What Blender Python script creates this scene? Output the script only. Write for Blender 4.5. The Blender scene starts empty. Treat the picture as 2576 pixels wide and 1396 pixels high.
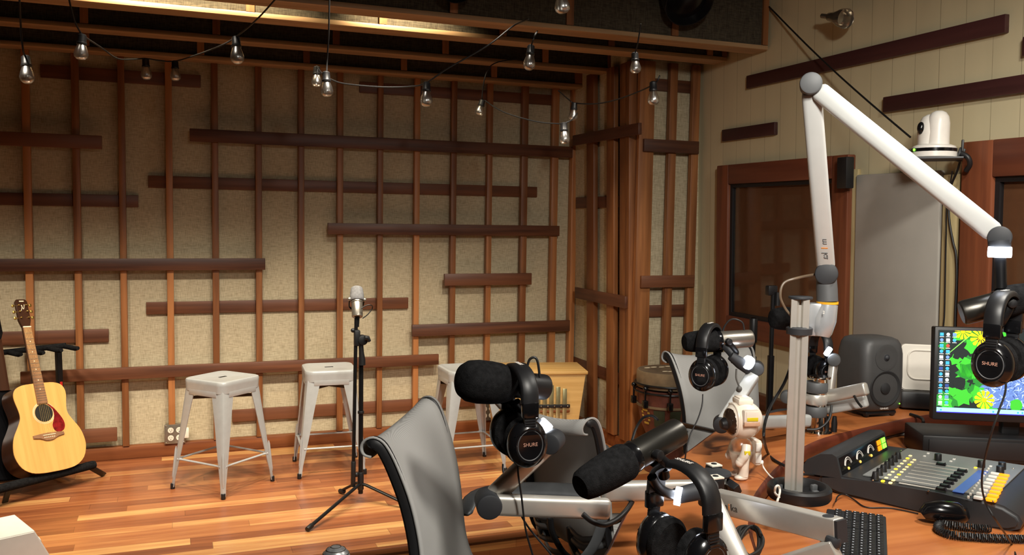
import bpy, bmesh, math, random
from mathutils import Vector, Matrix, Euler
random.seed(7)
SC = bpy.context.scene
COL = SC.collection
PI = math.pi
R = math.radians

# ------------------------------------------------------------------ camera
FW, FH = 2576, 1396
FPX = 2205.92
YAW, PITCH, ROLL = R(21.1112), R(3.8462), R(0.87815)
EYE = Vector((0, 0, 1.68))
_f = Vector((math.sin(YAW) * math.cos(PITCH), math.cos(YAW) * math.cos(PITCH), -math.sin(PITCH)))
_r = Vector((math.cos(YAW), -math.sin(YAW), 0))
_u = _r.cross(_f)
CR = _r * math.cos(ROLL) + _u * math.sin(ROLL)
CU = _u * math.cos(ROLL) - _r * math.sin(ROLL)
CF = _f
cam = bpy.data.cameras.new('camera')
cam.sensor_fit = 'HORIZONTAL'
cam.sensor_width = 36
cam.lens = 36 * FPX / FW
cam.clip_start = 0.05
camo = bpy.data.objects.new('camera', cam)
COL.objects.link(camo)
camo.matrix_world = Matrix(((CR.x, CU.x, -CF.x, EYE.x), (CR.y, CU.y, -CF.y, EYE.y), (CR.z, CU.z, -CF.z, EYE.z), (0, 0, 0, 1)))
SC.camera = camo

# ------------------------------------------------------------------ world, lights, exposure
w = bpy.data.worlds.new('room_air')
SC.world = w
w.use_nodes = True
w.node_tree.nodes['Background'].inputs[0].default_value = (1.0, 0.86, 0.66, 1)
w.node_tree.nodes['Background'].inputs[1].default_value = 0.03
SC.view_settings.view_transform = 'Standard'
SC.view_settings.look = 'None'
SC.view_settings.gamma = 1
SC.view_settings.exposure = 0.0
SC.view_settings.use_curve_mapping = False
try:
    SC.cycles.use_denoising = True
    SC.cycles.max_bounces = 8
    SC.cycles.sample_clamp_indirect = 6
except Exception:
    pass


def spot(name, loc, aim, watts, angle, blend, radius, col):
    l = bpy.data.lights.new(name, 'SPOT')
    l.energy = watts
    l.spot_size = R(angle)
    l.spot_blend = blend
    l.shadow_soft_size = radius
    l.color = col
    o = bpy.data.objects.new(name, l)
    COL.objects.link(o)
    o.location = loc
    o.rotation_euler = (Vector(aim) - Vector(loc)).to_track_quat('-Z', 'Y').to_euler()
    return o


def area(name, loc, aim, watts, size, col, spread=180):
    l = bpy.data.lights.new(name, 'AREA')
    l.energy = watts
    l.shape = 'DISK'
    l.size = size
    l.color = col
    l.spread = R(spread)
    o = bpy.data.objects.new(name, l)
    COL.objects.link(o)
    o.location = loc
    o.rotation_euler = (Vector(aim) - Vector(loc)).to_track_quat('-Z', 'Y').to_euler()
    return o


WARM = (1.0, 0.90, 0.75)
CREAM = (1.0, 0.95, 0.86)
# stage spots on the low ceiling in front of the beams: their narrowed cones keep the upper wall dark
for i, (x, aimx, wt) in enumerate(((-1.55, -1.45, 120), (-0.75, -0.75, 150), (0.0, 0.0, 160), (0.75, 0.75, 160), (1.45, 1.35, 140), (2.1, 1.9, 55))):
    spot('stage_spot', (x, 3.60, 2.87), (aimx, 3.60 + 1.52, 0.18), wt * 1.05, 66, 0.8, 0.085, WARM)
# small spots between the first two beams
for x, wt in ((-0.15, 80), (0.32, 40), (1.08, 55)):
    spot('beam_spot', (x, 4.37, 2.93), (x + 0.03, 4.56, 2.62), wt, 110, 0.6, 0.03, (1.0, 0.84, 0.56))
# desk lights in the low ceiling, plus an added wall fill
spot('desk_and_fill_light', (2.25, 1.35, 2.88), (2.3, 1.9, 0.9), 118, 150, 0.9, 0.08, CREAM)
spot('desk_and_fill_light', (0.5, -0.5, 2.85), (3.15, 3.3, 1.25), 210, 54, 0.9, 0.12, CREAM)  # added fill without a fitting, brightens the right-hand wall from the front
spot('desk_and_fill_light', (0.75, 0.2, 2.86), (1.3, 1.6, 0.9), 230, 116, 0.9, 0.14, CREAM)


# ------------------------------------------------------------------ pixel helpers: a pixel's ray met with a real plane or depth
def ray(x, y):
    return CR * ((x - FW / 2) / FPX) + CU * (-(y - FH / 2) / FPX) + CF


def PZ(x, y, z):
    d = ray(x, y); return EYE + d * ((z - EYE.z) / d.z)


def PY(x, y, Y):
    d = ray(x, y); return EYE + d * (Y / d.y)


def PX(x, y, X):
    d = ray(x, y); return EYE + d * (X / d.x)


def PD(x, y, t):
    return EYE + ray(x, y) * t


# ------------------------------------------------------------------ materials
MATS = {}


def lin(c):
    return tuple(((v / 255) / 12.92 if v / 255 <= 0.04045 else ((v / 255 + 0.055) / 1.055) ** 2.4) for v in c) + (1,)


def _base(name):
    m = bpy.data.materials.new(name)
    m.use_nodes = True
    nt = m.node_tree
    b = nt.nodes['Principled BSDF']
    return m, nt, b


def _noise(nt, scale, detail=3, vec=None):
    n = nt.nodes.new('ShaderNodeTexNoise')
    n.inputs['Scale'].default_value = scale
    n.inputs['Detail'].default_value = detail
    if vec:
        nt.links.new(vec, n.inputs['Vector'])
    return n.outputs['Fac']


def _coord(nt, scale=(1, 1, 1)):
    tc = nt.nodes.new('ShaderNodeTexCoord')
    mp = nt.nodes.new('ShaderNodeMapping')
    mp.inputs['Scale'].default_value = scale
    nt.links.new(tc.outputs['Object'], mp.inputs['Vector'])
    return mp.outputs['Vector']


def _ramp(nt, fac, cols):
    r = nt.nodes.new('ShaderNodeValToRGB')
    e = r.color_ramp.elements
    e[0].position, e[0].color = cols[0]
    e[1].position, e[1].color = cols[-1]
    for p, c in cols[1:-1]:
        x = e.new(p); x.color = c
    nt.links.new(fac, r.inputs['Fac'])
    return r.outputs['Color']


def _bump(nt, b, h, strength, dist=0.002):
    n = nt.nodes.new('ShaderNodeBump')
    n.inputs['Strength'].default_value = strength
    n.inputs['Distance'].default_value = dist
    nt.links.new(h, n.inputs['Height'])
    nt.links.new(n.outputs['Normal'], b.inputs['Normal'])


def plain(name, c, rough=0.5, metal=0.0, var=0.12, scale=30, bump=0.0, spec=0.5):
    m, nt, b = _base(name)
    L = lin(c)
    f = _noise(nt, scale, 3, _coord(nt))
    col = _ramp(nt, f, [(0.3, tuple(v * (1 - var) for v in L[:3]) + (1,)), (0.7, tuple(min(1, v * (1 + var)) for v in L[:3]) + (1,))])
    nt.links.new(col, b.inputs['Base Color'])
    b.inputs['Roughness'].default_value = rough
    b.inputs['Metallic'].default_value = metal
    b.inputs['Specular IOR Level'].default_value = spec
    if bump:
        _bump(nt, b, _noise(nt, scale * 6, 2, _coord(nt)), bump)
    MATS[name] = m
    return m


def wood(name, dark, light, axis='X', rough=0.45, rnd=0.5, grain=1.0):
    """long-grained timber; each board takes its own tone"""
    m, nt, b = _base(name)
    s = {'X': (1.2, 22, 22), 'Y': (22, 1.2, 22), 'Z': (22, 22, 1.2)}[axis]
    v = _coord(nt, s)
    oi = nt.nodes.new('ShaderNodeObjectInfo')
    add = nt.nodes.new('ShaderNodeVectorMath'); add.operation = 'MULTIPLY_ADD'
    add.inputs[1].default_value = (1, 1, 1)
    nt.links.new(v, add.inputs[0])
    comb = nt.nodes.new('ShaderNodeCombineXYZ')
    mu = nt.nodes.new('ShaderNodeMath'); mu.operation = 'MULTIPLY'; mu.inputs[1].default_value = 37
    nt.links.new(oi.outputs['Random'], mu.inputs[0])
    for k in range(3):
        nt.links.new(mu.outputs[0], comb.inputs[k])
    nt.links.new(comb.outputs[0], add.inputs[2])
    f = _noise(nt, 1.4 * grain, 5, add.outputs[0])
    f2 = nt.nodes.new('ShaderNodeMath'); f2.operation = 'MULTIPLY_ADD'
    nt.links.new(oi.outputs['Random'], f2.inputs[0])
    f2.inputs[1].default_value = rnd
    nt.links.new(f, f2.inputs[2])
    f3 = nt.nodes.new('ShaderNodeMath'); f3.operation = 'SUBTRACT'; f3.inputs[1].default_value = rnd / 2
    nt.links.new(f2.outputs[0], f3.inputs[0])
    col = _ramp(nt, f3.outputs[0], [(0.25, lin(dark)), (0.75, lin(light))])
    nt.links.new(col, b.inputs['Base Color'])
    b.inputs['Roughness'].default_value = rough
    _bump(nt, b, f, 0.12)
    MATS[name] = m
    return m


def planks(name, row_axis, width, length, cols, rough=0.28, along='X'):
    """strip floor: every board its own tone, grain along the board"""
    m, nt, b = _base(name)
    tc = nt.nodes.new('ShaderNodeTexCoord')
    sep = nt.nodes.new('ShaderNodeSeparateXYZ')
    nt.links.new(tc.outputs['Object'], sep.inputs[0])

    def M(op, a, bb=None):
        n = nt.nodes.new('ShaderNodeMath'); n.operation = op
        for k, val in enumerate((a, bb)):
            if val is None: continue
            if hasattr(val, 'links'): nt.links.new(val, n.inputs[k])
            else: n.inputs[k].default_value = val
        return n.outputs[0]
    rowf = M('DIVIDE', sep.outputs[row_axis], width)
    row = M('FLOOR', rowf)
    wn = nt.nodes.new('ShaderNodeTexWhiteNoise'); wn.noise_dimensions = '1D'
    nt.links.new(row, wn.inputs['W'])
    xf = M('ADD', M('DIVIDE', sep.outputs[along], length), M('MULTIPLY', wn.outputs['Value'], 7.3))
    colm = M('FLOOR', xf)
    wn2 = nt.nodes.new('ShaderNodeTexWhiteNoise'); wn2.noise_dimensions = '2D'
    cb = nt.nodes.new('ShaderNodeCombineXYZ')
    nt.links.new(row, cb.inputs[0]); nt.links.new(colm, cb.inputs[1])
    nt.links.new(cb.outputs[0], wn2.inputs['Vector'])
    s = (1.1, 16, 16)
    g = _noise(nt, 2.2, 5, _coord(nt, s))
    fac = M('ADD', M('MULTIPLY', wn2.outputs['Value'], 0.72), M('MULTIPLY', M('SUBTRACT', g, 0.36), 0.8))
    col = _ramp(nt, fac, cols)
    # dark seams
    fr = M('FRACT', rowf); fx = M('FRACT', xf)
    seam = M('MAXIMUM', M('LESS_THAN', fr, 0.022), M('LESS_THAN', fx, 0.0022))
    mx = nt.nodes.new('ShaderNodeMix'); mx.data_type = 'RGBA'
    nt.links.new(M('MULTIPLY', seam, 0.55), mx.inputs['Factor'])
    nt.links.new(col, mx.inputs[6]); mx.inputs[7].default_value = lin((60, 30, 14))
    nt.links.new(mx.outputs[2], b.inputs['Base Color'])
    b.inputs['Roughness'].default_value = rough
    _bump(nt, b, g, 0.05)
    MATS[name] = m
    return m


def burlap(name, dark, light):
    m, nt, b = _base(name)
    a = _noise(nt, 1.0, 4, _coord(nt, (240, 240, 26)))
    c = _noise(nt, 1.0, 4, _coord(nt, (26, 26, 240)))
    mx = nt.nodes.new('ShaderNodeMath'); mx.operation = 'ADD'
    nt.links.new(a, mx.inputs[0]); nt.links.new(c, mx.inputs[1])
    h = nt.nodes.new('ShaderNodeMath'); h.operation = 'MULTIPLY'; h.inputs[1].default_value = 0.5
    nt.links.new(mx.outputs[0], h.inputs[0])
    col = _ramp(nt, h.outputs[0], [(0.36, lin(dark)), (0.64, lin(light))])
    nt.links.new(col, b.inputs['Base Color'])
    b.inputs['Roughness'].default_value = 0.95
    b.inputs['Specular IOR Level'].default_value = 0.1
    _bump(nt, b, h.outputs[0], 0.3, 0.002)
    MATS[name] = m
    return m


def boards_painted(name, c):
    """cream painted tongue and groove boards, standing"""
    m, nt, b = _base(name)
    tc = nt.nodes.new('ShaderNodeTexCoord')
    sep = nt.nodes.new('ShaderNodeSeparateXYZ')
    nt.links.new(tc.outputs['Object'], sep.inputs[0])
    d = nt.nodes.new('ShaderNodeMath'); d.operation = 'DIVIDE'; d.inputs[1].default_value = 0.135
    nt.links.new(sep.outputs['Y'], d.inputs[0])
    fr = nt.nodes.new('ShaderNodeMath'); fr.operation = 'FRACT'
    nt.links.new(d.outputs[0], fr.inputs[0])
    lt = nt.nodes.new('ShaderNodeMath'); lt.operation = 'LESS_THAN'; lt.inputs[1].default_value = 0.022
    nt.links.new(fr.outputs[0], lt.inputs[0])
    patch = _noise(nt, 3.5, 4, _coord(nt))
    lt2 = nt.nodes.new('ShaderNodeMath'); lt2.operation = 'MULTIPLY'
    nt.links.new(lt.outputs[0], lt2.inputs[0]); nt.links.new(patch, lt2.inputs[1])
    f = _noise(nt, 2.0, 3, _coord(nt, (4, 4, 0.6)))
    L = lin(c)
    col = _ramp(nt, f, [(0.3, tuple(v * 0.92 for v in L[:3]) + (1,)), (0.7, L)])
    mx = nt.nodes.new('ShaderNodeMix'); mx.data_type = 'RGBA'
    nt.links.new(lt2.outputs[0], mx.inputs['Factor'])
    nt.links.new(col, mx.inputs[6]); mx.inputs[7].default_value = lin((90, 75, 50))
    nt.links.new(mx.outputs[2], b.inputs['Base Color'])
    b.inputs['Roughness'].default_value = 0.6
    MATS[name] = m
    return m


def meshcloth(name, c, alpha=0.93):
    m, nt, b = _base(name)
    wv = nt.nodes.new('ShaderNodeTexWave'); wv.bands_direction = 'Z'
    wv.inputs['Scale'].default_value = 130
    nt.links.new(_coord(nt), wv.inputs['Vector'])
    L = lin(c)
    col = _ramp(nt, wv.outputs['Fac'], [(0.2, tuple(v * 0.8 for v in L[:3]) + (1,)), (0.8, L)])
    nt.links.new(col, b.inputs['Base Color'])
    b.inputs['Roughness'].default_value = 0.8
    MATS[name] = m
    return m


def glow(name, c, strength):
    m, nt, b = _base(name)
    b.inputs['Base Color'].default_value = lin(c)
    b.inputs['Emission Color'].default_value = lin(c)
    b.inputs['Emission Strength'].default_value = strength
    b.inputs['Roughness'].default_value = 0.4
    MATS[name] = m
    return m


def glass(name, tint=(1, 1, 1, 1), rough=0.02):
    m, nt, b = _base(name)
    b.inputs['Base Color'].default_value = tint
    b.inputs['Roughness'].default_value = rough
    b.inputs['Transmission Weight'].default_value = 1
    b.inputs['IOR'].default_value = 1.45
    MATS[name] = m
    return m


burlap('wall_fabric', (166, 152, 124), (208, 195, 164))
burlap('dark_fabric', (58, 52, 44), (92, 84, 70))
boards_painted('painted_boards', (206, 194, 158))
wood('stud_wood', (124, 76, 42), (184, 122, 72), 'Z', rnd=0.7)
wood('stud_wood_y', (124, 76, 42), (184, 122, 72), 'Y', rnd=0.7)
wood('slat_wood', (70, 39, 26), (118, 72, 46), 'X', rnd=0.6)
wood('slat_wood_y', (70, 39, 28), (108, 66, 44), 'Y', rnd=0.3)
wood('maroon_board', (56, 28, 28), (74, 40, 38), 'Y', rnd=0.2)
wood('frame_wood', (98, 52, 34), (132, 74, 46), 'Z', rnd=0.2)
wood('frame_wood_y', (92, 46, 32), (118, 64, 42), 'Y', rnd=0.2)
wood('beam_wood', (150, 118, 84), (190, 154, 114), 'X', rnd=0.3)
wood('base_wood', (104, 54, 26), (142, 82, 42), 'X', rnd=0.2)
wood('table_wood', (166, 92, 48), (204, 128, 72), 'X', rough=0.3, rnd=0.0, grain=0.8)
wood('table_edge', (74, 34, 24), (112, 54, 36), 'X', rough=0.35, rnd=0.1)
wood('pale_wood', (196, 150, 84), (232, 192, 124), 'X', rnd=0.1)
wood('spruce', (212, 156, 84), (232, 182, 106), 'Z', rough=0.3, rnd=0.0)
wood('neck_wood', (120, 84, 58), (160, 118, 84), 'Z', rnd=0.1)
wood('guitar_side', (44, 24, 14), (66, 36, 20), 'Z', rough=0.3, rnd=0.0)
planks('stage_planks', 'Y', 0.083, 1.05, [(0.0, lin((112, 62, 38))), (0.35, lin((152, 90, 54))), (0.62, lin((178, 116, 70))), (0.95, lin((214, 168, 106)))])
planks('riser_planks', 'Z', 0.09, 0.8, [(0.0, lin((120, 62, 30))), (0.4, lin((156, 90, 44))), (0.95, lin((204, 150, 84)))])
plain('room_floor', (92, 74, 58), 0.8)
plain('room_ceiling', (60, 52, 42), 0.9)
plain('room_wall', (150, 134, 104), 0.8)
plain('window_backing', (104, 66, 38), 0.7, var=0.06)
plain('gap_black', (22, 20, 22), 0.6)
plain('acoustic_grey', (172, 167, 158), 0.95, var=0.05, scale=6)
wood('painted_post', (168, 148, 104), (206, 188, 142), 'Z', rnd=0.1)
plain('stool_metal', (186, 189, 190), 0.34, 0.35, 0.04)
plain('stool_under', (80, 72, 64), 0.5, 0.3)
plain('black_plastic', (24, 24, 26), 0.45)
plain('black_gloss', (16, 16, 18), 0.18)
plain('black_metal', (26, 26, 28), 0.35, 0.4)
plain('black_foam', (30, 30, 31), 1.0, 0, 0.35, 90, 0.8, 0.05)
plain('grey_foam', (120, 120, 122), 1.0, 0, 0.15, 90, 0.6, 0.05)
plain('mic_grey', (62, 60, 56), 0.32, 0.75, 0.05)
plain('mic_silver', (158, 152, 142), 0.3, 0.8, 0.05)
plain('mic_black', (30, 30, 32), 0.4, 0.2, 0.05)
plain('alu', (206, 202, 194), 0.36, 0.55, 0.03)
plain('alu_white', (192, 194, 192), 0.4, 0.15, 0.02)
plain('chrome', (214, 208, 198), 0.14, 1.0, 0.02)
plain('cap_grey', (86, 88, 90), 0.55, 0.1, 0.05)
plain('cap_dark', (44, 46, 50), 0.6, 0.0, 0.05)
plain('holder_grey', (176, 180, 184), 0.25, 0.4, 0.03)
plain('yellow_ring', (232, 168, 40), 0.4)
plain('white_plastic', (238, 234, 226), 0.35, 0, 0.02)
plain('white_soft', (226, 220, 208), 0.5, 0, 0.02)
plain('grey_panel', (128, 130, 128), 0.4, 0, 0.03)
plain('speaker_grey', (70, 70, 70), 0.5, 0.1, 0.05)
plain('cone_black', (32, 32, 33), 0.7)
plain('console_dark', (46, 47, 49), 0.5, 0, 0.06)
plain('key_black', (36, 38, 42), 0.5, 0, 0.05)
plain('key_mark', (170, 176, 184), 0.6)
plain('red_sticker', (190, 40, 30), 0.4)
plain('pickguard', (122, 24, 26), 0.25, 0, 0.5, 40)
plain('cream_mark', (240, 228, 200), 0.4)
plain('gold', (214, 176, 96), 0.25, 0.9)
plain('steel_plate', (150, 144, 132), 0.35, 0.7)
plain('outlet_white', (236, 230, 214), 0.4)
plain('dark_slot', (20, 18, 16), 0.6)
plain('purple_slot', (70, 52, 84), 0.5)
plain('drum_top', (92, 76, 58), 0.8, 0, 0.3, 14)
plain('drum_skin', (116, 96, 70), 0.8, 0, 0.3, 14)
plain('drum_red', (104, 58, 46), 0.55, 0, 0.2)
plain('drum_green', (52, 62, 44), 0.6, 0, 0.2)
plain('drum_crimson', (140, 30, 34), 0.6)
plain('drum_yellow', (196, 164, 70), 0.6)
plain('key_brass', (186, 180, 136), 0.3, 0.8, 0.25, 12)
plain('frame_black', (28, 28, 30), 0.5)
plain('arm_graphite', (96, 98, 100), 0.35, 0.4)
plain('visor_dark', (58, 44, 36), 0.08, 0.3, 0.3, 20)
plain('toy_white', (240, 228, 212), 0.3, 0, 0.02)
plain('toy_yellow', (226, 206, 40), 0.4)
plain('toy_tan', (214, 170, 140), 0.5)
plain('text_dark', (60, 58, 54), 0.5)
plain('text_white', (232, 226, 218), 0.5)
plain('text_orange', (236, 140, 40), 0.5)
plain('text_rose', (200, 150, 130), 0.5)
plain('grille_grey', (150, 150, 150), 0.35, 0.6, 0.3, 60)
plain('cord_black', (22, 22, 23), 0.5)
plain('cord_grey', (84, 82, 78), 0.6)
plain('cord_white', (230, 226, 216), 0.5)
plain('cord_brown', (112, 96, 78), 0.4)
plain('sprinkler_metal', (190, 180, 164), 0.2, 0.9)
meshcloth('chair_mesh', (178, 177, 174))
glow('led_white', (235, 242, 255), 14.0)
glow('led_green', (120, 255, 60), 3.0)
glow('led_yellow', (255, 210, 40), 2.2)
glow('key_orange', (255, 150, 20), 1.1)
glow('key_cream', (255, 226, 160), 0.75)
glow('meter_glow', (255, 190, 80), 1.2)
glass('clear_plastic', (1, 0.96, 0.9, 1), 0.25)
for nm, c, s in (('px_green', (60, 180, 52), 0.85), ('px_green_dark', (40, 130, 50), 0.7), ('px_lime', (120, 225, 90), 0.9), ('px_dark', (34, 44, 44), 0.5), ('px_yellow', (252, 226, 30), 1.0),
                 ('px_gold', (230, 180, 20), 0.9), ('px_blue', (92, 122, 186), 0.8), ('px_pale', (176, 200, 240), 0.95), ('px_mid', (104, 140, 214), 0.9), ('px_navy', (56, 78, 142), 0.7),
                 ('px_bar', (150, 226, 246), 1.0), ('px_icon', (60, 160, 226), 0.95), ('px_white', (240, 246, 250), 1.0), ('px_red', (226, 70, 60), 0.9), ('px_violet', (60, 50, 190), 0.8)):
    glow(nm, c, s)


def thin_glass(name, tint, base, rough=0.03):
    m = bpy.data.materials.new(name)
    m.use_nodes = True
    nt = m.node_tree
    nt.nodes.remove(nt.nodes['Principled BSDF'])
    tr = nt.nodes.new('ShaderNodeBsdfTransparent'); tr.inputs[0].default_value = tint
    gl = nt.nodes.new('ShaderNodeBsdfGlossy'); gl.inputs['Roughness'].default_value = rough
    fz = nt.nodes.new('ShaderNodeLayerWeight'); fz.inputs['Blend'].default_value = 0.5
    pw = nt.nodes.new('ShaderNodeMath'); pw.operation = 'POWER'; pw.inputs[1].default_value = 4.0
    nt.links.new(fz.outputs['Facing'], pw.inputs[0])
    ad = nt.nodes.new('ShaderNodeMath'); ad.operation = 'MULTIPLY_ADD'; ad.inputs[1].default_value = 0.8; ad.inputs[2].default_value = base; ad.use_clamp = True
    nt.links.new(pw.outputs[0], ad.inputs[0])
    mx = nt.nodes.new('ShaderNodeMixShader')
    nt.links.new(ad.outputs[0], mx.inputs[0]); nt.links.new(tr.outputs[0], mx.inputs[1]); nt.links.new(gl.outputs[0], mx.inputs[2])
    nt.links.new(mx.outputs[0], nt.nodes['Material Output'].inputs['Surface'])
    MATS[name] = m


thin_glass('bulb_glass', (0.97, 0.95, 0.9, 1), 0.5, 0.3)
thin_glass('pane_glass', (0.95, 0.95, 0.95, 1), 0.02)

# ------------------------------------------------------------------ geometry helpers
WM = {}


def bmnew():
    return bmesh.new()


def _add(bm, other, mi=0):
    """merge bmesh OTHER into bm with material slot mi"""
    mp = {}
    for v in other.verts:
        mp[v] = bm.verts.new(v.co)
    for f in other.faces:
        try:
            g = bm.faces.new([mp[v] for v in f.verts])
            g.material_index = mi
        except ValueError:
            pass
    other.free()


def box(bm, c, s, M=None, bev=0.0, mi=0, seg=2):
    """box of size s centred at c (in frame M)"""
    t = bmesh.new()
    bmesh.ops.create_cube(t, size=1)
    for v in t.verts:
        v.co = Vector((v.co.x * s[0], v.co.y * s[1], v.co.z * s[2]))
    if bev:
        bmesh.ops.bevel(t, geom=t.edges[:], offset=min(bev, 0.49 * min(s)), segments=seg, affect='EDGES', profile=0.5)
    X = Matrix.Translation(Vector(c))
    if M is not None: X = M @ X
    bmesh.ops.transform(t, matrix=X, verts=t.verts)
    _add(bm, t, mi)


def basis(x, up=Vector((0, 0, 1)), o=Vector((0, 0, 0))):
    """frame at o: X along x, Z as near up as can be"""
    x = Vector(x).normalized()
    up = Vector(up)
    if abs(x.dot(up.normalized())) > 0.98: up = Vector((0, 1, 0)) if abs(x.y) < 0.9 else Vector((1, 0, 0))
    y = up.cross(x).normalized()
    z = x.cross(y)
    return Matrix(((x.x, y.x, z.x, o[0]), (x.y, y.y, z.y, o[1]), (x.z, y.z, z.z, o[2]), (0, 0, 0, 1)))


def tube(bm, pts, r, n=10, cap=True, mi=0, flat=None, up=None):
    """swept tube through pts; r a number or one per point; flat=(a,b) makes an oval section a*r by b*r"""
    pts = [Vector(p) for p in pts]
    if len(pts) < 2: return
    rs = r if isinstance(r, (list, tuple)) else [r] * len(pts)
    rings = []
    nrm = None
    for i, p in enumerate(pts):
        d = (pts[min(i + 1, len(pts) - 1)] - pts[max(i - 1, 0)])
        d = d.normalized() if d.length > 1e-9 else Vector((0, 0, 1))
        if nrm is None:
            a = Vector(up) if up else (Vector((0, 0, 1)) if abs(d.z) < 0.9 else Vector((1, 0, 0)))
            nrm = (a - d * a.dot(d)).normalized()
        else:
            nrm = (nrm - d * nrm.dot(d))
            nrm = nrm.normalized() if nrm.length > 1e-6 else d.orthogonal().normalized()
        b = d.cross(nrm)
        fa, fb = flat if flat else (1, 1)
        rings.append([bm.verts.new(p + nrm * (math.cos(2 * PI * k / n) * rs[i] * fa) + b * (math.sin(2 * PI * k / n) * rs[i] * fb)) for k in range(n)])
    for a, b in zip(rings, rings[1:]):
        for k in range(n):
            f = bm.faces.new((a[k], a[(k + 1) % n], b[(k + 1) % n], b[k])); f.material_index = mi
    if cap:
        f = bm.faces.new(list(reversed(rings[0]))); f.material_index = mi
        f = bm.faces.new(rings[-1]); f.material_index = mi


def lathe(bm, prof, M=None, n=24, mi=0, sx=1.0, sy=1.0):
    """prof: [(r, z)...] turned about Z of frame M"""
    M = M or Matrix.Identity(4)
    rings = []
    for r, z in prof:
        if r < 1e-6:
            rings.append([bm.verts.new(M @ Vector((0, 0, z)))])
        else:
            rings.append([bm.verts.new(M @ Vector((r * math.cos(2 * PI * k / n) * sx, r * math.sin(2 * PI * k / n) * sy, z))) for k in range(n)])
    for a, b in zip(rings, rings[1:]):
        for k in range(n):
            k2 = (k + 1) % n
            if len(a) == 1 and len(b) == 1: continue
            if len(a) == 1: f = bm.faces.new((a[0], b[k2], b[k]))
            elif len(b) == 1: f = bm.faces.new((a[k], a[k2], b[0]))
            else: f = bm.faces.new((a[k], a[k2], b[k2], b[k]))
            f.material_index = mi
    for rg, rev in ((rings[0], True), (rings[-1], False)):
        if len(rg) > 2:
            f = bm.faces.new(list(reversed(rg)) if rev else rg); f.material_index = mi


def axisM(o, d, up=(0, 0, 1)):
    """frame at o with its Z along d"""
    d = Vector(d).normalized()
    u = Vector(up)
    if abs(d.dot(u)) > 0.97: u = Vector((1, 0, 0))
    x = (u - d * u.dot(d)).normalized()
    y = d.cross(x)
    return Matrix(((x.x, y.x, d.x, o[0]), (x.y, y.y, d.y, o[1]), (x.z, y.z, d.z, o[2]), (0, 0, 0, 1)))


def cyl(bm, p0, p1, r, n=20, bev=0.0, mi=0, r1=None):
    p0, p1 = Vector(p0), Vector(p1)
    L = (p1 - p0).length
    r1 = r if r1 is None else r1
    if bev:
        b = min(bev, L * 0.45, r * 0.9)
        prof = [(0, 0), (r - b, 0), (r - b * 0.3, b * 0.3), (r, b), (r1, L - b), (r1 - b * 0.3, L - b * 0.3), (r1 - b, L), (0, L)]
    else:
        prof = [(0, 0), (r, 0), (r1, L), (0, L)]
    lathe(bm, prof, axisM(p0, p1 - p0), n, mi)


def ball(bm, c, r, n=16, mi=0, s=(1, 1, 1), M=None):
    t = bmesh.new()
    bmesh.ops.create_uvsphere(t, u_segments=n, v_segments=max(6, n // 2), radius=r)
    for v in t.verts: v.co = Vector((v.co.x * s[0], v.co.y * s[1], v.co.z * s[2]))
    X = Matrix.Translation(Vector(c))
    if M is not None: X = M @ X
    bmesh.ops.transform(t, matrix=X, verts=t.verts)
    _add(bm, t, mi)


def prism(bm, poly, h0, h1, M=None, mi=0, bev=0.0):
    """2-D outline (x,y) raised from h0 to h1 along z of frame M"""
    t = bmesh.new()
    a = [t.verts.new((x, y, h0)) for x, y in poly]
    f = t.faces.new(a)
    r = bmesh.ops.extrude_face_region(t, geom=[f])
    vs = [e for e in r['geom'] if isinstance(e, bmesh.types.BMVert)]
    bmesh.ops.translate(t, vec=(0, 0, h1 - h0), verts=vs)
    bmesh.ops.recalc_face_normals(t, faces=t.faces)
    if bev:
        ed = [e for e in t.edges if all(abs(v.co.z - h1) < 1e-6 for v in e.verts)]
        bmesh.ops.bevel(t, geom=ed, offset=bev, segments=2, affect='EDGES')
    if M is not None: bmesh.ops.transform(t, matrix=M, verts=t.verts)
    _add(bm, t, mi)


def loft(bm, rings, cap=True, mi=0, closed=True):
    rr = [[bm.verts.new(Vector(p)) for p in ring] for ring in rings]
    n = len(rr[0])
    for a, b in zip(rr, rr[1:]):
        for k in range(n if closed else n - 1):
            f = bm.faces.new((a[k], a[(k + 1) % n], b[(k + 1) % n], b[k])); f.material_index = mi
    if cap and closed:
        f = bm.faces.new(list(reversed(rr[0]))); f.material_index = mi
        f = bm.faces.new(rr[-1]); f.material_index = mi


def smooth_pts(pts, k=6):
    """Catmull-Rom through pts"""
    P = [Vector(p) for p in pts]
    out = []
    for i in range(len(P) - 1):
        p0, p1, p2, p3 = P[max(i - 1, 0)], P[i], P[i + 1], P[min(i + 2, len(P) - 1)]
        for j in range(k):
            t = j / k
            out.append(0.5 * ((2 * p1) + (p2 - p0) * t + (2 * p0 - 5 * p1 + 4 * p2 - p3) * t * t + (3 * p1 - p0 - 3 * p2 + p3) * t ** 3))
    out.append(P[-1])
    return out


def bar(bm, p0, p1, h, t, bev=0.008, up=(0, 0, 1), mi=0):
    """flat tube from p0 to p1, h tall, t thick"""
    p0, p1 = Vector(p0), Vector(p1)
    M = basis(p1 - p0, up, (p0 + p1) / 2)
    box(bm, (0, 0, 0), ((p1 - p0).length, t, h), M, bev, mi, 3)


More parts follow.
